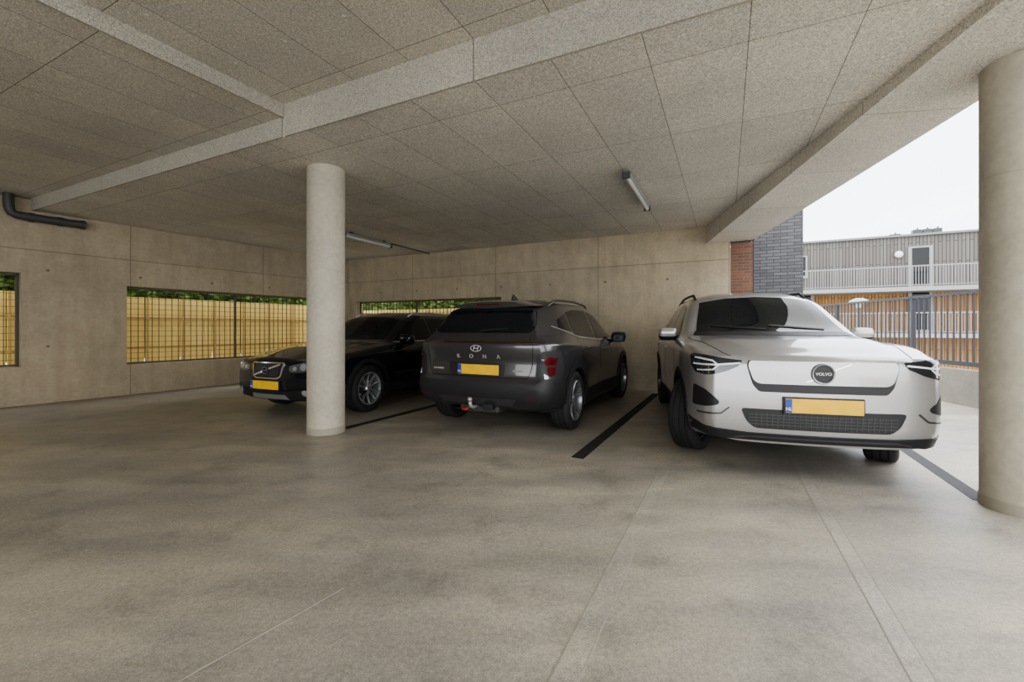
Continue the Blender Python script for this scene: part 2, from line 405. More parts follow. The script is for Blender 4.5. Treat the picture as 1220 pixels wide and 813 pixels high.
def fence(wall, n0, n1, off, z0, z1, pitch=.62):
    R = wall.rotation_euler.z; M = Matrix.Rotation(R, 4, 'Z'); src = None; w = pitch-.012
    for k in range(n0, n1):
        p = wall.location+M @ Vector((k*pitch, off, 0))
        if src is None:
            g = Geo(); v = []; N = 16
            for i in range(N+1):
                x = w*i/N; yy = (-.018 if i % 4 else 0.); v.append((x, yy, z0)); v.append((x, yy, z1))
            for i in range(N+1): v.append((w*i/N, .015, z0)); v.append((w*i/N, .015, z1))
            f = []
            for i in range(N):
                f += [(2*i, 2*i+2, 2*i+3, 2*i+1), (2*N+2+2*i, 2*N+3+2*i, 2*N+5+2*i, 2*N+4+2*i), (2*i+1, 2*i+3, 2*N+5+2*i, 2*N+3+2*i), (2*i, 2*N+2+2*i, 2*N+4+2*i, 2*i+2)]
            f += [(0, 1, 2*N+3, 2*N+2), (2*N, 4*N+2, 4*N+3, 2*N+1)]
            g.add(v, f); b = g.obj('fence_panel', M_CREAM); ch = []
            for z in (z0+.35, z0+1.1, z1-.42):
                g = Geo(); g.box((w/2, -.035, z), (w, .03, .045)); ch.append(g.obj('rail', M_CREAM2, b))
            g = Geo(); g.box((.02, -.066, (z0+z1)/2), (.03, .03, z1-z0)); ch.append(g.obj('post', M_CREAM2, b))
            src = (b, ch)
        else:
            b = src[0].copy(); link(b)
            for c in src[1]:
                cc = c.copy(); link(cc); cc.parent = b
        b.location = p; b.rotation_euler = (0, 0, R)
        tag(b, 'cream yellow board fence panel outside the opening', 'fence', group='cream fence panels')
fence(wl, int((l1-3.0)/.62), int((l3+1.2)/.62), 1.1, -.3, 1.82)
fence(wb, -1, int(bpos(640)/.62), 1.1, -.3, 1.72)
def hedge(name, a, b, z0, z1, depth, n):
    a = Vector((*a, 0)); b = Vector((*b, 0)); d = b-a; nn = Vector((-d.y, d.x, 0)).normalized(); g = Geo()
    for i in range(n):
        c = a+d*random.random()+nn*(random.random()*depth*.5)+Vector((0, 0, z0+(z1-z0)*random.random()))
        m = Matrix.Rotation(random.random()*6.28, 3, 'Z') @ Matrix.Rotation(random.random()*2.5, 3, 'X'); s = .05+.06*random.random()
        g.add([c+m @ Vector(q)*s for q in ((-1, 0, 0), (0, -.5, 0), (1, 0, 0), (0, .5, 0))], [(0, 1, 2, 3)])
    NX, NZ = 60, 14; o = []
    for j in range(NZ+1):
        for i in range(NX+1): o.append(a+d*(i/NX)+nn*(depth*.5+random.uniform(-.15, .15))+Vector((0, 0, z0+(z1+.3-z0)*j/NZ+random.uniform(-.1, .1))))
    g.add(o, [(j*(NX+1)+i, j*(NX+1)+i+1, (j+1)*(NX+1)+i+1, (j+1)*(NX+1)+i) for j in range(NZ) for i in range(NX)])
    o = g.obj(name, M_LEAF); return tag(o, 'leafy green hedge behind the cream fence', 'hedge', kind='stuff')
ln = Vector((-LW.y, LW.x, 0))
pA = lstart+LW*(l1-3.5)+ln*1.5; pB = corner+LW*.2+ln*1.5
hedge('hedge', (pA.x, pA.y), (pB.x, pB.y), .6, 3.0, 1.0, 9000)
bn = Vector((.442, .897, 0)); pA = corner+bn*1.7-BW*2.1; pB = corner+bn*1.7+BW*6.
hedge('hedge.001', (pA.x, pA.y), (pB.x, pB.y), .6, 3.0, 1.0, 6500)

M_DIFF = simple('diffuser', (.6, .61, .6), .3)
def fixture(a, b, label, cond=None):
    a = Vector((*a, 3.03)); b = Vector((*b, 3.03)); d = b-a; L = d.length; ang = math.atan2(d.y, d.x)
    e = empty('ceiling_light', a, ang, label, 'lamp', group='tube lights under the ceiling')
    g = Geo(); g.box((L/2, 0, -.055), (L, .075, .05)); g.obj('housing', M_GALV, e, bevel=.01)
    for i, x in enumerate((.2, L-.2)):
        g = Geo(); g.box((x, 0, -.015), (.05, .04, .032)); g.obj('bracket' if not i else 'bracket.001', M_PIPE, e)
    g = Geo(); g.tube([(.02+i*(L-.04)/6, 0, -.092) for i in range(7)], .028, 12); g.obj('diffuser', M_DIFF, e, True, 40)
    for i, x in enumerate((.015, L-.015)):
        g = Geo(); g.box((x, 0, -.08), (.04, .09, .08)); g.obj('end_cap' if not i else 'end_cap.001', M_PIPE, e, bevel=.008)
    if cond:
        g = Geo(); g.tube([(L, 0, -.02), (L+cond*.5, 0, -.02), (L+cond, 0, -.02)], .012); g.obj('conduit', M_PIPE, e, True)
fixture((1.30, 4.95), (1.98, 6.35), 'grey tube light fixture mounted under the ceiling panels')
fixture((-3.15, 8.1), (-2.6, 9.3), 'grey tube light fixture with a surface conduit', 1.6)
def onleft(px, off, z):
    r = (px-610)/517; zz = 11.61/(.616-r); p = Vector((r*zz, zz, z)); return p-ln*off
pp = [onleft(8, .1, 3.21), onleft(8, .1, 3.1), onleft(9, .1, 2.99), onleft(12, .1, 2.93), onleft(18, .1, 2.905), onleft(40, .1, 2.90), onleft(70, .1, 2.90), onleft(98, .1, 2.90)]
g = Geo(); g.tube(pp, .06, 20); po = g.obj('drain_pipe', M_PIPE, None, True, 40); tag(po, 'dark grey plastic drain pipe along the wall top', 'pipe')
for i, px in enumerate((35, 70, 96)):
    g = Geo(); p = onleft(px, .1, 2.9); g.cyl(p-LW*.03, p+LW*.03, .07, 20); g.obj('pipe_collar' if not i else 'pipe_collar.%03d' % i, M_PIPE, po, True, 40)

# ------------------------------------------------------------------ outside
g = Geo(); g.box((0, 30, -3.05), (160, 120, .1)); gr = g.obj('ground', simple('street_ground_bounce', (.42, .41, .38), .9, nscale=1)); struct(gr, 'street level ground outside, made pale to bounce light up')  # ground colour lightened to reflect more light up onto the ceiling
def para(y): return 6.93+.15*(y-6.46)
o = prism('wall_parapet', [(para(-5.5), -5.5), (para(12.6), 12.6), (para(12.6)+.2, 12.6), (para(-5.5)+.2, -5.5)], 0, .55, M_PARA); struct(o, 'low concrete parapet along the deck edge')
PD = Vector((.15, 1, 0)).normalized()
e = empty('metal_railing', (para(1.)+.1, 1., .55), math.atan2(PD.y, PD.x), 'black vertical bar railing on the low parapet', 'railing')
RL = 11.5
g = Geo(); g.box((RL/2, 0, 1.2), (RL, .06, .04)); g.obj('top_rail', M_RAIL, e)
g = Geo(); g.box((RL/2, 0, .09), (RL, .05, .07)); g.obj('bottom_rail', M_RAIL, e)
for k in range(6):
    g = Geo(); g.box((k*RL/5*.998+.02, 0, .6), (.05, .06, 1.2)); g.obj('post' if k == 0 else 'post.%03d' % k, M_RAIL, e)
for k in range(95):
    if k % 19 == 0 and k: continue
    g = Geo(); g.box((.06+k*RL/96, 0, .64), (.02, .02, 1.1)); g.obj('bar' if k == 0 else 'bar.%03d' % k, M_RAIL, e)

ref = Vector((21.8, 25, 0))
B = empty('apartment_building', ref, math.atan2(BW.y, BW.x), 'apartment block with grey and orange timber cladding and white balconies', 'building')
M_GW = planks('grey_timber', (.12, .11, .10), (.155, .145, .135), .16)
M_OW = planks('orange_timber', (.32, .175, .07), (.40, .23, .095), .16)
M_WD = simple('white_dull', (.28, .28, .28), .6)
g = Geo(); g.box((2, 5, 4.85), (34, 10, 3.1)); g.obj('upper_facade', M_GW, B)
g = Geo(); g.box((2, 5, .2), (34, 9.9, 6.2)); g.obj('lower_facade', M_OW, B)
g = Geo(); g.box((2, 5, 6.46), (34.3, 10.3, .12)); g.obj('roof_edge', simple('zinc', (.18, .185, .19), .5), B)
for nm, z in (('balcony_slab', 3.3), ('balcony_slab.001', .8)):
    g = Geo(); g.box((2, -.9, z), (34, 1.9, .22)); g.obj(nm, M_WD, B)
for nm, z in (('balcony_railing', 3.41), ('balcony_railing.001', .91)):
    g = Geo(); g.box((2, -1.8, z+1.1), (34, .05, .05)); g.box((2, -1.8, z+.1), (34, .03, .03))
    for k in range(280): g.box((-14.9+k*.12, -1.8, z+.6), (.022, .022, 1.1))
    g.obj(nm, M_WD, B)
for k, (x, z) in enumerate([(1.3, 3.41), (1.3, .91), (-4.2, .91)]):
    g = Geo(); g.box((x, -.03, z+1.2), (1.05, .1, 2.4)); d = g.obj('door' if not k else 'door.%03d' % k, M_WD, B)
    g = Geo(); g.box((x, -.1, z+1.25), (.72, .04, 2.1)); g.obj('glass' if not k else 'glass.%03d' % k, M_GLASS, d)
for k, (x, z) in enumerate([(-4.6, 4.95), (8, 4.95), (5.6, 2.2)]):
    g = Geo(); g.box((x, -.03, z), (1.2, .1, 1.4)); d = g.obj('window_frame' if not k else 'window_frame.%03d' % k, M_WD, B)
    g = Geo(); g.box((x, -.09, z+.05), (1.0, .04, 1.15)); g.obj('pane' if not k else 'pane.%03d' % k, M_GLASS, d)
g = Geo(); g.lathe([(0, -.2), (.16, -.2), (.2, -.1), (.16, 0), (0, 0)], 20, 'y', False); w = g.obj('wall_light', M_WHITE, B, True); w.location = (.35, 0, 5.4)
for k, x in enumerate((.5, 1.5, 1.95, 2.4)):
    g = Geo(); g.box((0, 0, .21), (.38, .35, .42)) if k else g.box((0, 0, .125), (.5, .4, .25))
    g.box((.05, 0, .47 if k else .3), (.06, .06, .14))
    u = g.obj('air_conditioning_unit' if not k else 'air_conditioning_unit.%03d' % k, M_PIPE); tag(u, 'grey air conditioning unit on the flat roof', 'air conditioner', group='rooftop units')
    u.matrix_world = Matrix.Translation(ref) @ Matrix.Rotation(math.atan2(BW.y, BW.x), 4, 'Z') @ Matrix.Translation((x, 1.2, 6.52))
e = empty('street_lamp', (11.2, 14, -3), 0, 'street lamp with a wide flat mushroom shade', 'lamp')
g = Geo(); g.cyl((0, 0, 0), (0, 0, 5.0), .05, 16, .035); g.obj('pole', M_PIPE, e, True, 40)
g = Geo(); g.lathe([(0, 5.17), (.10, 5.16), (.24, 5.09), (.28, 5.04), (.1, 5.0), (.08, 4.85), (0, 4.85)], 32, 'z', False); g.obj('lamp_shade', M_GALV, e, True, 40)

# ------------------------------------------------------------------ cars
def pchip(keys, X):
    k = np.array(keys, float); x, y = k[:, 0], k[:, 1]
    X = np.clip(X, x[0], x[-1])
    if len(x) == 1: return np.full_like(X, y[0])
    if len(x) == 2: return np.interp(X, x, y)
    h = np.diff(x); d = np.diff(y)/h; m = np.zeros(len(x))
    for i in range(1, len(x)-1):
        if d[i-1]*d[i] > 0:
            w1 = 2*h[i]+h[i-1]; w2 = h[i]+2*h[i-1]; m[i] = (w1+w2)/(w1/d[i-1]+w2/d[i])
    m[0] = d[0]; m[-1] = d[-1]
    i = np.clip(np.searchsorted(x, X)-1, 0, len(h)-1); t = (X-x[i])/h[i]
    return (2*t**3-3*t**2+1)*y[i]+(t**3-2*t**2+t)*h[i]*m[i]+(-2*t**3+3*t**2)*y[i+1]+(t**3-t**2)*h[i]*m[i+1]
def chaikin(P, it=2, closed=False, w=.25):
    for k in range(it):
        n = len(P); Q = [] if closed else [P[0]]
        ww_ = w if k == 0 else .25
        for i in range(n if closed else n-1):
            a, b = np.array(P[i]), np.array(P[(i+1) % n]); Q += [a*(1-ww_)+b*ww_, a*ww_+b*(1-ww_)]
        if not closed: Q.append(P[-1])
        P = Q
    return P
def rcorner(poly, r, seg=3):
    out = []; n = len(poly)
    for i in range(n):
        a, b, c = Vector(poly[i-1]), Vector(poly[i]), Vector(poly[(i+1) % n])
        r1 = min(r, (a-b).length*.45); r2 = min(r, (c-b).length*.45)
        p = b+(a-b).normalized()*r1; q = b+(c-b).normalized()*r2
        for k in range(seg+1):
            t = k/seg; out.append(tuple(p*(1-t)**2+b*2*t*(1-t)+q*t*t))
    return out
def inside(p, poly):
    r = False; n = len(poly); x, y = p
    for i in range(n):
        x1, y1 = poly[i]; x2, y2 = poly[(i+1) % n]
        if (y1 > y) != (y2 > y) and x < (x2-x1)*(y-y1)/(y2-y1)+x1: r = not r
    return r
def segd(p, a, b):
    p, a, b = Vector(p), Vector(a), Vector(b); d = b-a; t = max(0, min(1, (p-a).dot(d)/max(d.dot(d), 1e-12))); return (p-a-d*t).length
def fill(poly, step):
    bd = []
    n = len(poly)
    for i in range(n):
        a, b = Vector(poly[i][:2]), Vector(poly[(i+1) % n][:2]); k = max(1, int(math.ceil((b-a).length/step)))
        for j in range(k): bd.append(a.lerp(b, j/k))
    xs = [p.x for p in bd]; ys_ = [p.y for p in bd]; pts = list(bd); nb = len(bd)
    x = min(xs)+step/2
    while x < max(xs):
        y = min(ys_)+step/2
        while y < max(ys_):
            if inside((x, y), bd) and min(segd((x, y), bd[i], bd[(i+1) % nb]) for i in range(nb)) > step*.35: pts.append(Vector((x, y)))
            y += step
        x += step
    r = delaunay_2d_cdt(pts, [], [list(range(nb))], 1, 1e-6)
    return [Vector(p) for p in r[0]], [list(f) for f in r[2]]

class Car:
    def __init__(s, name, loc, rz, label, lines, L, xf, xr, cf, cr, axles, zr, Ra, paint, **k):
        s.root = empty(name, loc, rz, label, 'car'); s.L = L; s.paint = paint; s.cnt = {}
        X = np.unique(np.concatenate([np.linspace(0, .15, 12), np.linspace(.15, .6, 20), np.linspace(.6, L-.6, 64), np.linspace(L-.6, L, 26)])); N = len(X)
        Y = np.array([pchip(a, X) for a, b in lines]); Z = np.array([pchip(b, X) for a, b in lines])
        def sm(t): t = np.clip(t, 0, 1); return t*t*(3-2*t)
        rings = []
        for i in range(N):
            rings.append(np.array(chaikin([(Y[k_][i], Z[k_][i]) for k_ in range(len(lines))], 2, w=k.get('w', .13))))
        m = len(rings[0]); verts = []
        fxz = lambda z: pchip(xf, np.array([z]))[0]
        rxz = lambda z: pchip(xr, np.array([z]))[0]
        for i in range(N):
            ff = 1-sm(X[i]/k.get('ff', .8)); fr = 1-sm((L-X[i])/k.get('fr', 1.3))
            row = []
            for (y, z) in rings[i]:
                xx = X[i]+ff*(fxz(z)+cf*y*y)-fr*(rxz(z)+cr*y*y); row.append((xx, y, z))
            verts += row+[(a, -b, c) for (a, b, c) in row[-2:0:-1]]
        R = 2*m-2; faces = []
        for i in range(N-1):
            for j in range(R): faces.append((i*R+j, i*R+(j+1) % R, (i+1)*R+(j+1) % R, (i+1)*R+j))
        g = Geo(); g.add(verts, faces)
        for end in (0, 1):
            ring = verts[:R] if end == 0 else verts[-R:]
            cl = []
            for p in [(p[1], p[2]) for p in ring]:
                if not cl or (Vector(p)-Vector(cl[-1])).length > 1e-5: cl.append(p)
            pts = [Vector(p) for p in cl]; nb = len(pts); st = .035
            bx = [p.x for p in pts]; by = [p.y for p in pts]
            y = min(bx)+st/2
            while y < max(bx):
                z = min(by)+st/2
                while z < max(by):
                    if inside((y, z), cl) and min(segd((y, z), cl[i], cl[(i+1) % nb]) for i in range(nb)) > st*.3: pts.append(Vector((y, z)))
                    z += st
                y += st
            r = delaunay_2d_cdt(pts, [], [list(range(nb))], 1, 1e-7)
            vv = []
            for p in r[0]:
                if end == 0: vv.append((fxz(p[1])+cf*p[0]**2, p[0], p[1]))
                else: vv.append((L-rxz(p[1])-cr*p[0]**2, p[0], p[1]))
            g.add(vv, r[2])
        me = bpy.data.meshes.new('hull'); me.from_pydata(g.v, [], g.f)
        bm = bmesh.new(); bm.from_mesh(me); bmesh.ops.remove_doubles(bm, verts=bm.verts, dist=2e-4)
        bmesh.ops.recalc_face_normals(bm, faces=bm.faces); bm.to_mesh(me)
        s.bvh = BVHTree.FromBMesh(bm); bm.free()
        tmp = bpy.data.objects.new('tmp', me); COL.objects.link(tmp)
        c = Geo()
        for a in axles:
            for sd in (-1, 1): c.cyl((a, sd*.50, zr), (a, sd*1.3, zr), Ra, 56)
        cut = c.obj('cut', None)
        md = tmp.modifiers.new('b', 'BOOLEAN'); md.operation = 'DIFFERENCE'; md.object = cut; md.solver = 'EXACT'
        bpy.context.view_layer.update(); dg = bpy.context.evaluated_depsgraph_get()
        bme = bpy.data.meshes.new_from_object(tmp.evaluated_get(dg))
        bpy.data.objects.remove(tmp); bpy.data.objects.remove(cut)
        bme.name = 'body'; bme.materials.clear(); bme.materials.append(paint); bme.materials.append(M_WELL); bme.materials.append(M_BLACK)
        for p in bme.polygons:
            p.use_smooth = True; p.material_index = 0
            for a in axles:
                if (p.center.x-a)**2+(p.center.z-zr)**2 < (Ra+.001)**2: p.material_index = 1
            if p.normal.z < -.8 and p.center.z < .4: p.material_index = 2
        bme.set_sharp_from_angle(angle=math.radians(36))
        s.body = link(bpy.data.objects.new('body', bme), s.root)
    def nm(s, n):
        k = s.cnt.get(n, 0); s.cnt[n] = k+1; return n if k == 0 else '%s.%03d' % (n, k)
    def cast(s, mode, u, v):
        if mode == 'front': o, d = Vector((-3, u, v)), Vector((1, 0, 0))
        elif mode == 'rear': o, d = Vector((s.L+3, u, v)), Vector((-1, 0, 0))
        elif mode == 'left': o, d = Vector((u, -3, v)), Vector((0, 1, 0))
        elif mode == 'right': o, d = Vector((u, 3, v)), Vector((0, -1, 0))
        else: o, d = Vector((u, v, 4)), Vector((0, 0, -1))
        h = s.bvh.ray_cast(o, d)
        if h[0] is None:
            h = s.bvh.find_nearest(o+d*(3.4 if mode in ('front', 'rear') else 2.1)); return h[0], h[1]
        n = h[1]
        if n.dot(d) > 0: n = -n
        return h[0], n
    def patch(s, name, polys, mode, mat, off=.004, skirt=.015, step=.045, rnd=0, parent=None, label=None):
        if isinstance(polys[0][0], (int, float)): polys = [polys]
        g = Geo()
        for poly in polys:
            if rnd: poly = rcorner(poly, rnd)
            v2, f2 = fill(poly, step); V = []; I = []
            for p in v2:
                h, n = s.cast(mode, p.x, p.y); V.append(h+n*off); I.append(h-n*skirt)
            o = len(V); faces = list(f2); ec = {}
            for f in f2:
                for a, b in zip(f, f[1:]+f[:1]): ec[(a, b)] = 1
            for (a, b) in list(ec):
                if (b, a) not in ec: faces.append([b, a, a+o, b+o])
            g.add(V+I, faces)
        me = bpy.data.meshes.new(name); me.from_pydata([tuple(v) for v in g.v], [], g.f)
        bm = bmesh.new(); bm.from_mesh(me); bmesh.ops.delete(bm, geom=[v for v in bm.verts if not v.link_faces], context='VERTS')
        bmesh.ops.recalc_face_normals(bm, faces=bm.faces)
        bm.to_mesh(me); bm.free(); me.materials.append(mat)
        me.polygons.foreach_set('use_smooth', [True]*len(me.polygons)); me.set_sharp_from_angle(angle=math.radians(40))
        o = link(bpy.data.objects.new(s.nm(name), me), parent or s.root)
        if label: o['label'] = label
        return o
    def sides(s, name, poly, mat, **k):
        return [s.patch(name, poly, m, mat, **k) for m in ('left', 'right')]
    def pair(s, name, poly, mode, mat, **k):
        polys = poly if not isinstance(poly[0][0], (int, float)) else [poly]
        a = s.patch(name, polys, mode, mat, **k)
        b = s.patch(name, [[(-p[0], p[1]) for p in q][::-1] for q in polys], mode, mat, **k)
        return a, b
    def arches(s, axles, zr, Ra, w, zb, mat):
        for a in axles:
            a0 = math.asin(max(-1, (zb-zr)/Ra)); n = 26; inn = []; out = []
            for i in range(n+1):
                t = a0+(math.pi-2*a0)*i/n; inn.append((a+(Ra-.004)*math.cos(t), zr+(Ra-.004)*math.sin(t)))
                out.append((a+(Ra+w)*math.cos(t), zr+(Ra+w)*math.sin(t)))
            s.sides('wheel_arch_trim', out+inn[::-1], mat, off=.014, skirt=.03)
    def seams(s, pls, w=.006, name='door_seam'):
        for m in ['left', 'right']:
            for p in pls: s.patch(name, ribbon(p, w), m, M_SEAM, off=.0012, skirt=.003, step=.05)
def ribbon(pts, w):
    P = [Vector(p) for p in pts]; L = []; R = []
    for i, p in enumerate(P):
        d = (P[min(i+1, len(P)-1)]-P[max(i-1, 0)]).normalized(); n = Vector((-d.y, d.x))*w/2
        L.append(tuple(p+n)); R.append(tuple(p-n))
    return L+R[::-1]

def make_wheel(car, x, side, R, w, rr, rimmat, style, y, steer=0):
    g = Geo(); h = w/2; pr = [(rr, -h+.012), (rr+.02, -h-.002), ((rr+R)/2, -h-.006), (R-.03, -h), (R-.008, -h+.014), (R, -h+.034)]
    for gx in (-.055, 0, .055): pr += [(R, gx-.007), (R-.009, gx-.004), (R-.009, gx+.004), (R, gx+.007)]
    pr += [(R, h-.034), (R-.008, h-.014), (R-.03, h), ((rr+R)/2, h+.006), (rr+.02, h+.002), (rr, h-.012), (rr-.005, h-.02), (rr-.005, -h+.02)]
    g.lathe(pr, 72, 'y'); t = g.obj(car.nm('wheel'), M_RUBBER, car.root, True, 50)
    t.location = (x, y*side, R); t.rotation_euler = (0, 0, (0 if side > 0 else math.pi)+steer)
    g = Geo()
    g.lathe([(rr-.001, h-.004), (rr-.014, h-.002), (rr-.02, h-.02), (rr-.03, h-.06), (rr-.03, -h+.03), (rr-.001, -h+.03)], 56, 'y')
    ns = {'star': 5, 'multi': 10, 'blade': 5}[style]
    for i in range(ns):
        a = 2*math.pi*i/ns+.3
        subs = [(-.085, .0), (.085, .0)] if style == 'star' else ([(0, 0)] if style == 'multi' else [(-.13, .0), (.10, 0)])
        for k, (da, _) in enumerate(subs):
            r0, r1 = .035, rr-.012
            w0 = .026 if style != 'blade' else .036; w1 = .022 if style == 'multi' else (.026 if style == 'star' else .05)
            rows = []
            for q in range(5):
                f = q/4; r = r0+(r1-r0)*f; ang = a+da*(.4+1.8*f if style == 'star' else .2+1.6*f); wd = w0+(w1-w0)*f
                yo = h-.03+.026*f*f-.012*math.sin(f*math.pi); rows.append((r, ang, wd, yo))
            v = []
            for (r, ang, wd, yo) in rows:
                er = Vector((math.cos(ang), 0, math.sin(ang))); et = Vector((-math.sin(ang), 0, math.cos(ang)))
                for (sx, dy) in ((-.5, -.004), (-.3, .004), (.3, .004), (.5, -.004), (.4, -.035), (-.4, -.035)): v.append(er*r+et*wd*sx+Vector((0, yo+dy, 0)))
            f_ = [(q*6+j, q*6+(j+1) % 6, q*6+6+(j+1) % 6, q*6+6+j) for q in range(4) for j in range(6)]+[tuple(range(6)), tuple(range(24, 30))]
            g.add(v, f_)
    g.obj('rim', rimmat, t, True, 35)
    g = Geo(); g.lathe([(0, h-.012), (.03, h-.012), (.045, h-.02), (.06, h-.035), (.06, h-.07), (0, h-.07)], 28, 'y', False); g.obj('hub_cap', rimmat, t, True, 40)
    g = Geo(); g.lathe([(0, -.01), (.17, -.01), (.17, .005), (0, .005)], 40, 'y', False); g.obj('brake_disc', M_PIPE, t, True, 40)
    g = Geo(); g.lathe([(0, -h+.05), (rr-.031, -h+.05), (rr-.031, -h+.055), (0, -h+.055)], 40, 'y', False); g.obj('wheel_back', M_WELL, t)
    return t

def textmesh(txt, size, spacing=1., extr=.002, bold=.015):
    cu = bpy.data.curves.new('txt', 'FONT'); cu.body = txt; cu.size = size; cu.align_x = 'CENTER'; cu.align_y = 'CENTER'
    cu.extrude = extr; cu.space_character = spacing; cu.offset = size*bold
    t = bpy.data.objects.new('t', cu); COL.objects.link(t); bpy.context.view_layer.update()
    me = bpy.data.meshes.new_from_object(t.evaluated_get(bpy.context.evaluated_depsgraph_get())); bpy.data.objects.remove(t)
    me.materials.clear(); return me
def text_on(car, txt, size, mode, u, v, mat, name, off=.006, spacing=1., extr=.002, parent=None, bold=.015):
    me = textmesh(txt, size, spacing, extr, bold); me.materials.append(mat)
    p, n = car.cast(mode, u, v)
    X = Vector((0, -1, 0)) if mode == 'front' else Vector((0, 1, 0))
    n2 = Vector((n.x, 0, n.z)).normalized(); Yt = n2.cross(X)
    M = Matrix((X, Yt, n2)).transposed()
    for q in me.vertices: q.co = M @ q.co+p+n2*off
    o = bpy.data.objects.new(car.nm(name), me); link(o, parent or car.root); return o

def plate(car, mode, z, yoff=0, off=.02):
    p, n = car.cast(mode, yoff, z); sg = -1 if mode == 'front' else 1
    x = p.x+sg*off
    g = Geo(); g.box((x, yoff, z), (.012, .52, .11)); o = g.obj(car.nm('licence_plate'), M_PLATE, car.root, bevel=.003); o['label'] = 'yellow licence plate with a blue band'
    g = Geo(); g.box((x+sg*.0065, yoff-sg*.237, z), (.002, .045, .104)); g.obj('blue_band', M_BLUE, o)
    g = Geo(); g.box((x-sg*.015, yoff, z), (.02, .54, .13)); g.obj('plate_holder', M_BLACK, o)
    me = textmesh('NL', .035, 1, .0005); me.materials.append(M_WHITE)
    M = Matrix((Vector((0, sg, 0)), Vector((0, 0, 1)), Vector((sg, 0, 0)))).transposed()
    for q in me.vertices: q.co = M @ q.co+Vector((x+sg*.009, yoff-sg*.237, z-.025))
    link(bpy.data.objects.new('country_letters', me), o)
    return o

def mirror(car, x, y, z, mat, sc=1., low=None):
    for sd in (-1, 1):
        me = bmesh.new(); bmesh.ops.create_cube(me, size=1)
        bmesh.ops.subdivide_edges(me, edges=me.edges, cuts=5, use_grid_fill=True)
        for q in me.verts:
            c = q.co.copy(); r = c.normalized()*.5*1.15; c = c.lerp(r, .5)
            q.co = Vector((c.x*.15*sc*(1-.35*(c.x < 0)*abs(c.z)), c.y*.215*sc, c.z*.145*sc)); q.co.z -= .25*q.co.x
        md = bpy.data.meshes.new('side_mirror'); me.to_mesh(md); me.free(); md.materials.append(mat); md.materials.append(low or mat)
        for p in md.polygons:
            p.use_smooth = True
            if p.center.z < -.02*sc: p.material_index = 1
        o = bpy.data.objects.new(car.nm('side_mirror'), md); link(o, car.root); o.location = (x, sd*(y+.02), z)
        g = Geo(); g.tube([(0, -sd*.14, -.065), (0, -sd*.08, -.055), (0, 0, -.04)], .02, 10); g.obj('mirror_arm', M_BLACK, o, True)
        g = Geo(); g.box((.072*sc, 0, -.015), (.012, .165*sc, .10*sc)); g.obj('mirror_glass', M_GLASS, o, bevel=.004)

def rails(car, y, pts, mat, r=.016):
    for sd in (-1, 1):
        P = []
        for i, x in enumerate(pts):
            h, n = car.cast('top', x, sd*y); P.append(Vector((x, sd*y, h.z+(.005 if i in (0, len(pts)-1) else .045))))
        g = Geo(); g.tube(P, r, 10); g.obj(car.nm('roof_rail'), mat, car.root, True)
def handles(car, lst, mat):
    for (x, z) in lst:
        for m, sd in (('left', -1), ('right', 1)):
            p, n = car.cast(m, x, z); g = Geo(); g.tube([(x-.1, p.y-sd*.005, z), (x-.085, p.y+sd*.022, z), (x+.085, p.y+sd*.022, z+.003), (x+.1, p.y-sd*.005, z+.003)], .012, 8)
            g.obj(car.nm('door_handle'), mat, car.root, True)
def wipers(car, z0, ln_=.5):
    for u in (.05, -.5):
        car.patch('wiper', ribbon([(u+ln_*i/8, z0+.04*i/8) for i in range(9)], .012), 'front', M_BLACK, off=.014, skirt=-.006, step=.06)
def emblem(c, mode, u, v, r, off):
    p, n = c.cast(mode, u, v); sg = -1 if mode == 'front' else 1
    g = Geo(); g.lathe([(r*.78, 0), (r, 0), (r, .008), (r*.95, .013), (r*.86, .013), (r*.78, .006)], 48, 'x'); o = g.obj(c.nm('badge'), M_RIMK, c.root, True, 50)
    o.location = (p.x+sg*off, u, v)
    if sg < 0: o.rotation_euler = (0, 0, math.pi)
    g = Geo(); g.lathe([(0, 0), (r*.79, 0), (r*.79, .003), (0, .003)], 40, 'x', False); g.obj('badge_disc', M_DISC, o, True, 40)
    g = Geo(); g.box((.006, 0, 0), (.006, r*1.7, r*.44)); g.obj('badge_bar', M_DISC, o, bevel=.001)
    return o, p.x+sg*off

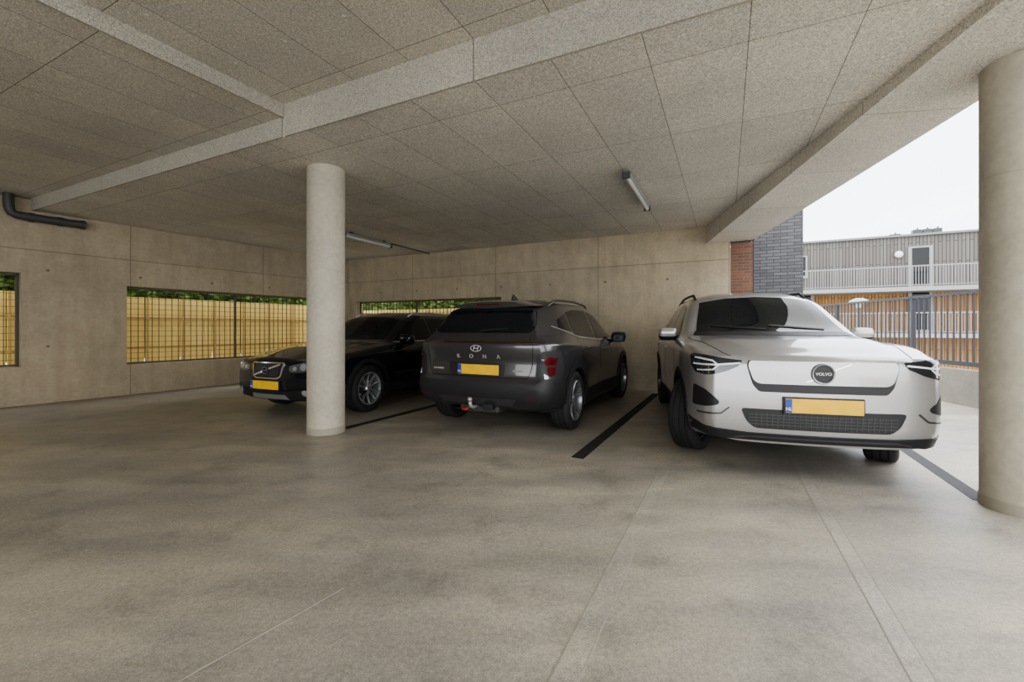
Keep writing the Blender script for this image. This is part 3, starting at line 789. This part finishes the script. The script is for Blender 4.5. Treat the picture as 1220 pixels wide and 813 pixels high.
# ================= silver SUV (front view)
L = 4.44; AX = (.87, 3.57)
lines = [
 ([(0, 0), (L, 0)], [(0, .28), (.6, .22), (3.8, .2), (L, .3)]),
 ([(0, .56), (.5, .7), (1, .75), (3.6, .75), (L, .6)], [(0, .28), (.6, .22), (3.8, .2), (L, .3)]),
 ([(0, .73), (.05, .79), (.32, .875), (.87, .90), (2.2, .88), (3.57, .91), (4.1, .86), (L, .70)], [(0, .31), (.5, .27), (1.2, .23), (3.2, .23), (3.9, .28), (L, .34)]),
 ([(0, .76), (.05, .815), (.32, .90), (.87, .93), (2.2, .90), (3.57, .94), (4.1, .88), (L, .72)], [(0, .45), (2, .42), (L, .46)]),
 ([(0, .76), (.05, .815), (.32, .90), (.87, .93), (2.2, .92), (3.57, .94), (4.1, .89), (L, .73)], [(0, .70), (L, .68)]),
 ([(0, .75), (.05, .805), (.32, .89), (.87, .925), (2.2, .93), (3.57, .94), (4.1, .88), (L, .72)], [(0, .935), (.3, .965), (.87, .985), (2, .985), (3.5, 1.0), (L, 1.0)]),
 ([(0, .72), (.05, .775), (.32, .855), (.87, .885), (1.4, .89), (2.2, .88), (3.5, .86), (4.1, .8), (L, .68)], [(0, .965), (.3, 1.025), (.87, 1.06), (1.4, 1.07), (2.2, 1.068), (3, 1.08), (3.8, 1.15), (L, 1.12)]),
 ([(0, .58), (.4, .68), (1.0, .76), (1.3, .785), (1.6, .745), (2.05, .67), (2.6, .645), (3.6, .62), (4.2, .58), (L, .55)], [(0, .972), (.15, 1.015), (.5, 1.058), (1.0, 1.088), (1.25, 1.115), (1.6, 1.30), (2.0, 1.52), (2.4, 1.575), (3.4, 1.58), (4.1, 1.53), (L, 1.48)]),
 ([(0, .46), (.5, .57), (1.1, .62), (1.6, .5), (2, .4), (L, .32)], [(0, .98), (.15, 1.04), (.5, 1.098), (1.0, 1.13), (1.2, 1.15), (1.9, 1.57), (2.3, 1.635), (3.4, 1.64), (4.2, 1.58), (L, 1.53)]),
 ([(0, 0), (L, 0)], [(0, .983), (.15, 1.045), (.5, 1.103), (1.03, 1.14), (1.15, 1.165), (1.85, 1.58), (2.25, 1.645), (3.3, 1.65), (4.2, 1.59), (L, 1.54)]),
]
th = math.radians(14.5)
c = Car('car', (2.37, 3.31, 0), math.pi/2-th, 'silver compact electric SUV parked nose out by the open side', lines, L,
         [(.25, .07), (.34, .03), (.42, .01), (.6, 0), (.8, .005), (.94, .012), (.965, .04), (1.0, .11), (1.1, .18)], [(.3, .06), (.5, 0), (.8, .03), (1.0, .06), (1.12, .12), (1.54, .5)], .125, .15, AX, .36, .405, M_SILVER, w=.10)
c.patch('windshield', [(-.70, 1.16), (.70, 1.16), (.655, 1.30), (.585, 1.50), (.3, 1.545), (0, 1.555), (-.3, 1.545), (-.585, 1.50), (-.655, 1.30)], 'front', M_GLASS, step=.05)
c.patch('cowl', [(-.74, 1.125), (.74, 1.125), (.71, 1.16), (-.71, 1.16)], 'front', M_BLACK, off=.005)
wipers(c, 1.18)
c.patch('grille_surround', [(-.505, .94), (.505, .94), (.515, .90), (.475, .75), (.43, .695), (-.43, .695), (-.475, .75), (-.515, .90)], 'front', M_BLACK, off=.003, rnd=.02)
c.patch('closed_grille_panel', [(-.497, .933), (.497, .933), (.506, .897), (.470, .785), (.43, .76), (-.43, .76), (-.470, .785), (-.506, .897)], 'front', M_SILVER, off=.012, skirt=.02, rnd=.02)
c.patch('grille_badge_bar', ribbon([(.065, .80), (.11, .783)], .006), 'front', M_CHROME, off=.014, step=.03)
c.patch('grille_badge_bar', ribbon([(-.07, .875), (-.19, .922)], .006), 'front', M_CHROME, off=.014, step=.03)
em, ex = emblem(c, 'front', 0, .848, .08, .014)
me = textmesh('VOLVO', .031, 1.05, .001, .012); me.materials.append(M_LETTER)
M = Matrix((Vector((0, 1, 0)), Vector((0, 0, 1)), Vector((1, 0, 0)))).transposed()
for q_ in me.vertices: q_.co = M @ q_.co+Vector((.0105, 0, 0))
link(bpy.data.objects.new('badge_lettering', me), em)
for o in c.pair('headlight', [(.545, .935), (.66, .948), (.79, .968), (.865, .975), (.885, .955), (.885, .88), (.86, .82), (.79, .81), (.67, .845), (.575, .89)], 'front', M_LAMPD, off=.007, step=.03): o['label'] = 'dark headlight with white daytime strip'
c.pair('daytime_running_light', ribbon([(.56, .917), (.66, .907), (.72, .90), (.87, .893)], .014), 'front', M_DRL, off=.010, step=.03)
c.pair('daytime_running_light', ribbon([(.72, .897), (.755, .93), (.86, .945)], .011), 'front', M_DRL, off=.0105, step=.03)
c.pair('daytime_running_light', ribbon([(.72, .895), (.755, .858), (.85, .843)], .011), 'front', M_DRL, off=.0105, step=.03)
c.patch('lower_grille', [(-.56, .56), (.56, .56), (.52, .46), (.46, .405), (-.46, .405), (-.52, .46)], 'front', M_BLACK, off=.006, rnd=.03)
c.patch('grille_bars', [ribbon([(-.50, z), (.50, z)], .006) for z in (.44, .465, .49, .515)]+[ribbon([(x, .42), (x, .53)], .005) for x in np.linspace(-.45, .45, 25)], 'front', M_PIPE, off=.009, step=.06)
plate(c, 'front', .60, off=.02)
c.pair('side_intake', [(.875, .72), (.81, .69), (.71, .60), (.72, .575), (.80, .55), (.88, .54)], 'front', M_BLACK, off=.006, step=.03, rnd=.015)
c.pair('intake_trim', ribbon([(.64, .56), (.70, .505), (.855, .49)], .012), 'front', M_RIMD, off=.009, step=.03)
c.patch('bumper_lip', [(-.92, .43), (-.82, .385), (-.5, .365), (.5, .365), (.82, .385), (.92, .43), (.91, .33), (.7, .305), (-.7, .305), (-.91, .33)], 'front', M_BLACK, off=.012, skirt=.03)
c.patch('skid_strip', ribbon([(-.60, .325), (-.5, .34), (.5, .34), (.60, .325)], .014), 'front', M_RIMD, off=.018)
for s in (1, -1):
    c.patch('hood_seam', ribbon([(.10, s*.62), (.2, s*.65), (.5, s*.72), (1.0, s*.79), (1.2, s*.80)], .007), 'top', M_SEAM, off=.0015, skirt=.003)
c.sides('side_window', [(1.50, 1.11), (2.05, 1.455), (2.35, 1.51), (2.43, 1.51), (2.43, 1.12)], M_GLASS, off=.004)
c.sides('side_window', [(2.49, 1.12), (2.49, 1.51), (3.0, 1.505), (3.42, 1.46), (3.55, 1.30), (3.42, 1.16)], M_GLASS, off=.004)
c.sides('window_trim', ribbon([(1.42, 1.085), (2.0, 1.095), (2.9, 1.105), (3.5, 1.14), (3.66, 1.3)], .02), M_BLACK, off=.005)
c.seams([[(1.38, 1.05), (1.36, .8), (1.40, .5), (1.45, .4)], [(2.46, 1.08), (2.47, .8), (2.45, .4)], [(3.5, 1.1), (3.42, .9), (3.2, .7), (3.08, .4)], [(1.45, .4), (3.08, .4)]])
c.arches(AX, .36, .405, .05, .26, M_BLACK)
c.sides('sill_trim', [(1.27, .39), (3.14, .39), (3.14, .26), (1.27, .26)], M_BLACK, off=.012, skirt=.03)
mirror(c, 1.60, .95, 1.13, M_SILVER, .92, M_BLACK)
rails(c, .60, [2.05, 2.2, 2.6, 3.1, 3.6, 3.95, 4.05], M_BLACK)
handles(c, [(2.25, .96), (3.25, .98)], M_SILVER)
c.patch('rear_window', [(-.56, 1.18), (.56, 1.18), (.47, 1.46), (-.47, 1.46)], 'rear', M_GLASS)
c.pair('taillight', [(.60, 1.15), (.68, 1.12), (.72, .85), (.62, .85), (.56, 1.1)], 'rear', M_RED, off=.01)
plate(c, 'rear', .85)
for x in AX:
    for sd in (-1, 1): make_wheel(c, x, sd, .355, .235, .255, M_RIMD, 'blade', .80, math.radians(-28) if x < 1 else 0)

# ================= dark grey crossover (rear view)
L = 4.355; AX = (.865, 3.525)
lines = [
 ([(0, 0), (L, 0)], [(0, .22), (.6, .18), (3.7, .2), (L, .33)]),
 ([(0, .5), (.5, .68), (1, .72), (3.5, .72), (L, .6)], [(0, .22), (.6, .18), (3.7, .2), (L, .33)]),
 ([(0, .6), (.2, .76), (.5, .86), (.865, .89), (2.2, .86), (3.525, .89), (4.0, .87), (4.27, .81), (L, .74)], [(0, .24), (1, .22), (3.3, .22), (3.9, .3), (L, .36)]),
 ([(0, .64), (.2, .80), (.5, .89), (.865, .915), (2.2, .87), (3.525, .925), (4.0, .91), (4.27, .85), (L, .78)], [(0, .43), (L, .46)]),
 ([(0, .64), (.2, .80), (.5, .885), (.865, .91), (2.2, .905), (3.525, .925), (4.0, .91), (4.27, .85), (L, .78)], [(0, .62), (2, .66), (L, .70)]),
 ([(0, .60), (.2, .76), (.5, .86), (.865, .89), (2.2, .90), (3.525, .91), (4.0, .88), (4.27, .82), (L, .755)], [(0, .76), (.865, .87), (2, .93), (3.4, .99), (L, 1.04)]),
 ([(0, .56), (.2, .70), (.5, .78), (.865, .83), (1.4, .845), (2.2, .85), (3.5, .835), (4.0, .79), (L, .69)], [(0, .82), (.3, .88), (.865, .96), (1.4, 1.0), (2.2, 1.02), (3.2, 1.07), (3.8, 1.12), (L, 1.10)]),
 ([(0, .46), (.5, .66), (1.0, .72), (1.3, .74), (1.6, .70), (2.0, .645), (2.6, .62), (3.5, .595), (4.1, .57), (L, .55)], [(0, .85), (.5, .95), (1.0, 1.01), (1.25, 1.04), (1.6, 1.25), (2.0, 1.45), (2.4, 1.515), (3.3, 1.51), (4.1, 1.45), (L, 1.42)]),
 ([(0, .28), (.5, .38), (2, .38), (L, .32)], [(0, .86), (.5, .97), (1.05, 1.04), (1.2, 1.07), (1.9, 1.49), (2.3, 1.565), (3.2, 1.565), (4.1, 1.50), (L, 1.47)]),
 ([(0, 0), (L, 0)], [(0, .862), (.5, .975), (1.03, 1.05), (1.15, 1.08), (1.85, 1.50), (2.25, 1.575), (3.2, 1.575), (4.1, 1.51), (L, 1.48)]),
]
u = Vector((.442, .897, 0)); th = math.atan2(.442, .897)
front = Vector((-.42, 4.80, 0))+u*L
c = Car('car', front, math.pi/2-th+math.pi, 'dark grey compact crossover seen from behind with tow bar', lines, L,
         [(.2, .1), (.5, 0), (.7, .02), (.85, .1), (.98, .2)], [(.33, .07), (.45, .02), (.60, 0), (.65, .04), (.85, .055), (.88, .045), (1.02, .03), (1.06, .05), (1.10, .10), (1.2, .18), (1.48, .42)], .3, .08, AX, .345, .39, M_GREY, w=.10)
c.patch('rear_window', [(-.60, 1.145), (.60, 1.145), (.65, 1.2), (.57, 1.40), (-.57, 1.40), (-.65, 1.2)], 'rear', M_GLASS, off=.005, rnd=.04)
c.patch('light_strip', [(-.72, 1.05), (.72, 1.05), (.80, 1.035), (.72, 1.034), (-.72, 1.034), (-.80, 1.035)], 'rear', simple('dark_red_strip', (.035, .008, .009), .15, coat=1), off=.008)
c.patch('tailgate_seam', [ribbon([(-.62, 1.10), (-.68, 1.0), (-.66, .78), (-.62, .66), (.62, .66), (.66, .78), (.68, 1.0), (.62, 1.10)], .008)], 'rear', M_SEAM, off=.0015, skirt=.003)
c.patch('tailgate_recess', [(-.36, .82), (.36, .82), (.34, .665), (-.34, .665)], 'rear', M_BLACK, off=.003, rnd=.03)
plate(c, 'rear', .74, off=.018, yoff=.03)
p, n = c.cast('rear', 0, .985)
g = Geo(); g.tube([(0, .066*math.cos(a), .034*math.sin(a)) for a in np.linspace(0, 2*math.pi, 33)], .005, 8)
bo = g.obj('badge', M_LETTER, c.root, True); bo.location = (p.x+.012, .01, .975)
g = Geo(); g.tube([(0, -.032, -.023), (0, -.018, .025)], .0055, 8); g.tube([(0, .018, -.025), (0, .032, .023)], .0055, 8); g.tube([(0, -.025, -.003), (0, .0, .0), (0, .025, .003)], .0045, 8)
g.obj('badge_letter', M_LETTER, bo, True)
for ch, yy in zip('KONA', (-.23, -.06, .11, .28)): text_on(c, ch, .064, 'rear', yy, .885, M_LETTER, 'tailgate_lettering', off=.006, bold=.005)
text_on(c, 'HYBRID', .032, 'rear', .50, .735, M_LETTER, 'small_lettering', off=.006)
text_on(c, 'HYUNDAI', .032, 'rear', -.52, .735, M_LETTER, 'small_lettering', off=.006)
c.patch('rear_bumper', [(-.93, .60), (-.84, .64), (-.6, .60), (.6, .60), (.84, .64), (.93, .60), (.93, .36), (.75, .34), (-.75, .34), (-.93, .36)], 'rear', M_BLACK, off=.014, skirt=.03)
c.patch('skid_plate', [(-.5, .44), (.5, .44), (.44, .365), (-.44, .365)], 'rear', M_RIMD, off=.02, skirt=.03)
c.pair('corner_cladding', [(.72, .90), (.80, .95), (.93, .95), (.935, .58), (.80, .60), (.70, .66)], 'rear', M_BLACK, off=.010, step=.03, rnd=.02)
for o in c.pair('taillight', [(.765, .87), (.82, .89), (.865, .875), (.86, .80), (.80, .80)], 'rear', M_RED, off=.018, step=.025): o['label'] = 'red tail light set in dark trim'
c.pair('indicator_light', [(.80, .785), (.86, .785), (.86, .70), (.83, .685)], 'rear', M_RED, off=.018, step=.025)
c.pair('reverse_light', [(.78, .72), (.82, .69), (.85, .66), (.79, .66)], 'rear', M_LAMPG, off=.017, step=.025)
c.pair('reflector', [(.62, .455), (.74, .465), (.74, .45), (.62, .44)], 'rear', M_RED, off=.02, step=.03)
g = Geo(); vs = []
for (x, zt, zbm, w) in ((L-.78, 1.50, 1.47, .55), (L-.50, 1.50, 1.455, .57), (L-.32, 1.475, 1.445, .54)):
    vs += [(x, -w, zbm), (x, -w*.6, zt+.022), (x, 0, zt+.035), (x, w*.6, zt+.022), (x, w, zbm), (x, 0, zbm-.02)]
g.add(vs, [(i*6+j, i*6+(j+1) % 6, i*6+6+(j+1) % 6, i*6+6+j) for i in range(2) for j in range(6)]+[tuple(range(6)), tuple(range(12, 18))]); g.obj('roof_spoiler', M_GREY, c.root, bevel=.006)
g = Geo(); g.box((L-.315, 0, 1.475), (.012, .3, .014)); g.obj('high_brake_light', M_RED, c.root)
g = Geo(); v_ = [(L-1.15, -.012, 1.57), (L-1.15, .012, 1.57), (L-.95, .012, 1.56), (L-.95, -.012, 1.56), (L-.97, 0, 1.64), (L-1.0, 0, 1.64)]
g.add(v_, [(0, 1, 2, 3), (0, 1, 5), (1, 2, 4, 5), (2, 3, 4), (3, 0, 5, 4)]); g.obj('antenna', M_BLACK, c.root)
c.sides('side_window', [(1.45, 1.05), (2.0, 1.385), (2.32, 1.435), (2.36, 1.06)], M_GLASS)
c.sides('side_window', [(2.43, 1.065), (2.40, 1.44), (2.9, 1.44), (3.22, 1.40), (3.30, 1.12)], M_GLASS)
c.sides('quarter_glass', [(3.36, 1.16), (3.30, 1.38), (3.62, 1.30), (3.72, 1.2)], M_GLASS)
c.sides('chrome_window_line', ribbon([(1.4, 1.02), (2.3, 1.035), (3.2, 1.085), (3.5, 1.14), (3.85, 1.22)], .012), M_RIMS, off=.006)
c.seams([[(1.34, 1.0), (1.30, .7), (1.38, .4)], [(2.39, 1.04), (2.40, .7), (2.38, .4)], [(3.32, 1.08), (3.28, .85), (3.1, .68), (3.02, .4)], [(1.38, .4), (3.02, .4)]])
c.sides('body_crease', ribbon([(1.4, .62), (2.2, .70), (3.0, .86), (3.3, .93)], .012), M_GREY, off=.006)
c.arches(AX, .345, .39, .075, .25, M_BLACK)
c.sides('sill_trim', [(1.25, .42), (3.1, .42), (3.1, .25), (1.25, .25)], M_BLACK, off=.012, skirt=.03)
c.sides('rear_corner_trim', [(3.93, .62), (4.16, .64), (4.16, .40), (3.93, .36)], M_BLACK, off=.013, skirt=.03)
mirror(c, 1.50, .94, 1.06, M_BLACK, 1.)
rails(c, .575, [1.95, 2.1, 2.6, 3.1, 3.4, 3.6], M_RIMD, .014)
handles(c, [(2.2, .90), (3.05, .95)], M_GREY)
c.patch('windshield', [(-.66, 1.09), (.66, 1.09), (.56, 1.42), (0, 1.47), (-.56, 1.42)], 'front', M_GLASS)
c.patch('front_grille', [(-.55, .5), (.55, .5), (.5, .3), (-.5, .3)], 'front', M_BLACK, off=.006)
c.pair('headlight', [(.6, .66), (.82, .68), (.84, .52), (.66, .5)], 'front', M_LAMP, off=.006)
c.patch('rear_wiper', ribbon([(0, 1.16), (.15, 1.175), (.34, 1.18)], .016), 'rear', M_BLACK, off=.02, skirt=-.01)
g = Geo(); g.tube([(L-.15, 0, .33), (L+.02, 0, .33), (L+.07, 0, .35), (L+.09, 0, .40)], .02, 12); g.lathe([(0, .40), (.02, .405), (.027, .425), (.02, .446), (0, .45)], 16, 'z', False, (L+.09, 0, 0))
g.obj('tow_bar', M_GALV, c.root, True)
g = Geo(); g.tube([(L-.02, -.06, .34), (L+.03, -.08, .30), (L+.02, -.13, .29), (L-.02, -.15, .33)], .012, 8); g.obj('tow_cable', simple('tow_red', (.5, .04, .02), .5), c.root, True)
g = Geo(); g.box((L-.02, .17, .34), (.06, .12, .07)); g.obj('tow_socket', M_BLACK, c.root, bevel=.01)
g = Geo(); g.box((L-.25, 0, .30), (.3, .5, .1)); g.obj('muffler', M_PIPE, c.root, bevel=.03)
for x in AX:
    for sd in (-1, 1): make_wheel(c, x, sd, .345, .22, .245, M_RIMK, 'star', .80)

# ================= black estate
L = 4.83; AX = (.93, 3.745)
lines = [
 ([(0, 0), (L, 0)], [(0, .24), (.6, .2), (4.0, .2), (L, .35)]),
 ([(0, .5), (.5, .68), (1, .72), (3.7, .72), (L, .55)], [(0, .24), (.6, .2), (4.0, .2), (L, .35)]),
 ([(0, .64), (.12, .74), (.5, .87), (.93, .90), (2.4, .87), (3.745, .90), (4.4, .85), (L, .68)], [(0, .26), (1, .23), (3.6, .23), (4.3, .3), (L, .38)]),
 ([(0, .68), (.12, .78), (.5, .90), (.93, .92), (2.4, .90), (3.745, .925), (4.4, .88), (L, .72)], [(0, .42), (L, .46)]),
 ([(0, .68), (.12, .78), (.5, .89), (.93, .92), (2.4, .92), (3.745, .93), (4.4, .88), (L, .74)], [(0, .58), (2, .62), (L, .68)]),
 ([(0, .655), (.12, .755), (.5, .865), (.93, .895), (2.4, .91), (3.745, .91), (4.4, .86), (L, .72)], [(0, .715), (.5, .79), (1.2, .85), (3.4, .90), (L, .92)]),
 ([(0, .60), (.12, .70), (.5, .80), (.93, .83), (1.5, .84), (2.4, .84), (3.745, .83), (4.4, .78), (L, .68)], [(0, .76), (.3, .82), (.93, .885), (1.5, .945), (2.4, .97), (3.6, 1.0), (L, 1.03)]),
 ([(0, .44), (.5, .60), (1.0, .68), (1.5, .72), (1.8, .69), (2.2, .64), (2.8, .62), (3.8, .60), (4.5, .58), (L, .57)], [(0, .775), (.5, .855), (1.0, .925), (1.45, .98), (1.8, 1.17), (2.2, 1.375), (2.6, 1.43), (3.8, 1.43), (4.5, 1.39), (L, 1.37)]),
 ([(0, .24), (.5, .34), (1.2, .46), (2, .38), (L, .32)], [(0, .80), (.5, .895), (1.2, .97), (1.4, 1.01), (2.1, 1.40), (2.5, 1.475), (3.8, 1.48), (4.5, 1.45), (L, 1.42)]),
 ([(0, 0), (L, 0)], [(0, .805), (.5, .90), (1.2, .975), (1.35, 1.01), (2.05, 1.41), (2.45, 1.485), (3.8, 1.49), (4.5, 1.46), (L, 1.43)]),
]
th = math.radians(23.5)
c = Car('car', (-3.25, 5.74, 0), math.pi/2-th, 'black estate car with roof rails parked behind the column', lines, L,
         [(.22, .1), (.3, .04), (.45, 0), (.6, .005), (.74, .025), (.79, .08), (1.0, .25)], [(.35, .05), (.5, 0), (.9, .04), (1.05, .1), (1.44, .4)], .22, .12, AX, .335, .375, M_NAVY, w=.10)
c.patch('windshield', [(-.66, 1.02), (.66, 1.02), (.56, 1.34), (.3, 1.38), (0, 1.39), (-.3, 1.38), (-.56, 1.34)], 'front', M_GLASS)
wipers(c, 1.035)
c.patch('grille_frame', [(-.30, .745), (.30, .745), (.26, .56), (.2, .53), (-.2, .53), (-.26, .56)], 'front', M_CHROME, off=.012, skirt=.02, rnd=.02)
c.patch('front_grille', [(-.275, .73), (.275, .73), (.238, .57), (.185, .545), (-.185, .545), (-.238, .57)], 'front', M_BLACK, off=.016, skirt=.02)
c.patch('grille_slats', [ribbon([(x, .56), (x, .72)], .006) for x in np.linspace(-.2, .2, 11)]+[ribbon([(-.22, z), (.22, z)], .005) for z in (.59, .62, .65, .68)], 'front', M_RIMD, off=.02, skirt=.0)
c.patch('grille_badge_bar', ribbon([(.245, .565), (-.245, .72)], .022), 'front', M_CHROME, off=.024)
em, ex = emblem(c, 'front', 0, .642, .048, .028)
me = textmesh('VOLVO', .019, 1.05, .001, .012); me.materials.append(M_LETTER)
for q_ in me.vertices: q_.co = M @ q_.co+Vector((.0105, 0, 0))
link(bpy.data.objects.new('badge_lettering', me), em)
for o in c.pair('headlight', [(.37, .70), (.50, .735), (.66, .765), (.76, .775), (.79, .72), (.73, .65), (.54, .62), (.385, .625)], 'front', M_LAMPG, off=.006, rnd=.03, step=.03): o['label'] = 'clear headlight with round lamps'
def circ(a, b, r, n=14): return [(a+r*math.cos(t), b+r*math.sin(t)) for t in np.linspace(0, 2*math.pi, n+1)[:-1]]
for (a, b, r) in ((.58, .69, .045), (.69, .715, .032), (.46, .67, .028)): c.pair('headlight_lens', circ(a, b, r), 'front', M_LAMP, off=.010, step=.03)
plate(c, 'front', .45, off=.03)
c.patch('lower_bumper', [(-.93, .42), (-.7, .40), (-.4, .38), (.4, .38), (.7, .40), (.93, .42), (.9, .27), (-.9, .27)], 'front', M_BLACK, off=.012, skirt=.03)
c.patch('bumper_grille', [(-.34, .52), (.34, .52), (.34, .40), (-.34, .40)], 'front', M_BLACK, off=.005)
c.pair('fog_light', circ(.60, .36, .04), 'front', M_LAMP, off=.018, step=.03)
c.patch('skid_plate', [(-.3, .33), (.3, .33), (.34, .27), (-.34, .27)], 'front', M_RIMS, off=.018)
for s in (1, -1): c.patch('hood_seam', ribbon([(.12, s*.36), (.5, s*.55), (1.0, s*.66), (1.4, s*.71)], .008), 'top', M_SEAM, off=.0015, skirt=.003)
c.sides('side_window', [(1.62, 1.0), (2.12, 1.305), (2.45, 1.365), (2.62, 1.365), (2.62, 1.0)], M_GLASS)
c.sides('side_window', [(2.68, 1.0), (2.68, 1.37), (3.45, 1.37), (3.55, 1.03)], M_GLASS)
c.sides('side_window', [(3.63, 1.04), (3.55, 1.365), (4.1, 1.345), (4.4, 1.29), (4.45, 1.08)], M_GLASS)
c.sides('chrome_window_line', ribbon([(1.58, .978), (2.6, .98), (3.6, 1.005), (4.45, 1.05)], .014), M_CHROME, off=.006)
c.seams([[(1.42, .93), (1.40, .7), (1.45, .35)], [(2.65, .98), (2.66, .7), (2.64, .35)], [(3.58, 1.0), (3.5, .8), (3.3, .6), (3.25, .35)], [(1.45, .35), (3.25, .35)]], w=.007)
c.sides('side_moulding', ribbon([(1.5, .50), (3.2, .52)], .045), M_BLACK, off=.012)
c.arches(AX, .335, .375, .055, .25, M_BLACK)
c.sides('sill_trim', [(1.28, .36), (3.4, .36), (3.4, .25), (1.28, .25)], M_BLACK, off=.012, skirt=.03)
mirror(c, 1.72, .95, 1.02, M_NAVY, 1.05)
rails(c, .58, [2.25, 2.4, 3.0, 3.6, 4.2, 4.4], M_RIMS, .015)
handles(c, [(2.45, .83), (3.4, .85)], M_CHROME)
c.patch('rear_window', [(-.56, 1.1), (.56, 1.1), (.5, 1.36), (-.5, 1.36)], 'rear', M_GLASS)
c.pair('taillight', [(.62, 1.05), (.70, 1.0), (.74, .7), (.66, .7)], 'rear', M_RED, off=.008)
for x in AX:
    for sd in (-1, 1): make_wheel(c, x, sd, .335, .225, .235, M_RIMS, 'multi', .81)

# ------------------------------------------------------------------ world, camera
w = bpy.data.worlds.new('World'); bpy.context.scene.world = w; w.use_nodes = True
t = w.node_tree; q = NB(t); bg = t.nodes['Background']
tc = q.n('ShaderNodeTexCoord'); mp = q.n('ShaderNodeMapping'); mp.inputs['Scale'].default_value = (1, 1, 3); q.l(tc.outputs['Generated'], mp.inputs[0])
nf = q.noise(mp.outputs[0], 2.2, 6, .6)
col = q.ramp(nf, [(.38, (.74, .80, .90)), (.60, (1, .98, .94))])
q.l(col, bg.inputs[0]); bg.inputs[1].default_value = 4.3
cam = bpy.data.cameras.new('camera'); co = bpy.data.objects.new('camera', cam); link(co)
cam.sensor_width = 36; cam.lens = 517/1220*36; cam.shift_y = -15.5/1220; cam.clip_start = .05; cam.clip_end = 300
co.location = (0, 0, CH); co.rotation_euler = (math.pi/2, 0, 0)
bpy.context.scene.camera = co
vs_ = bpy.context.scene.view_settings
vs_.exposure = .2
try: vs_.look = 'AgX - Medium High Contrast'
except Exception: pass
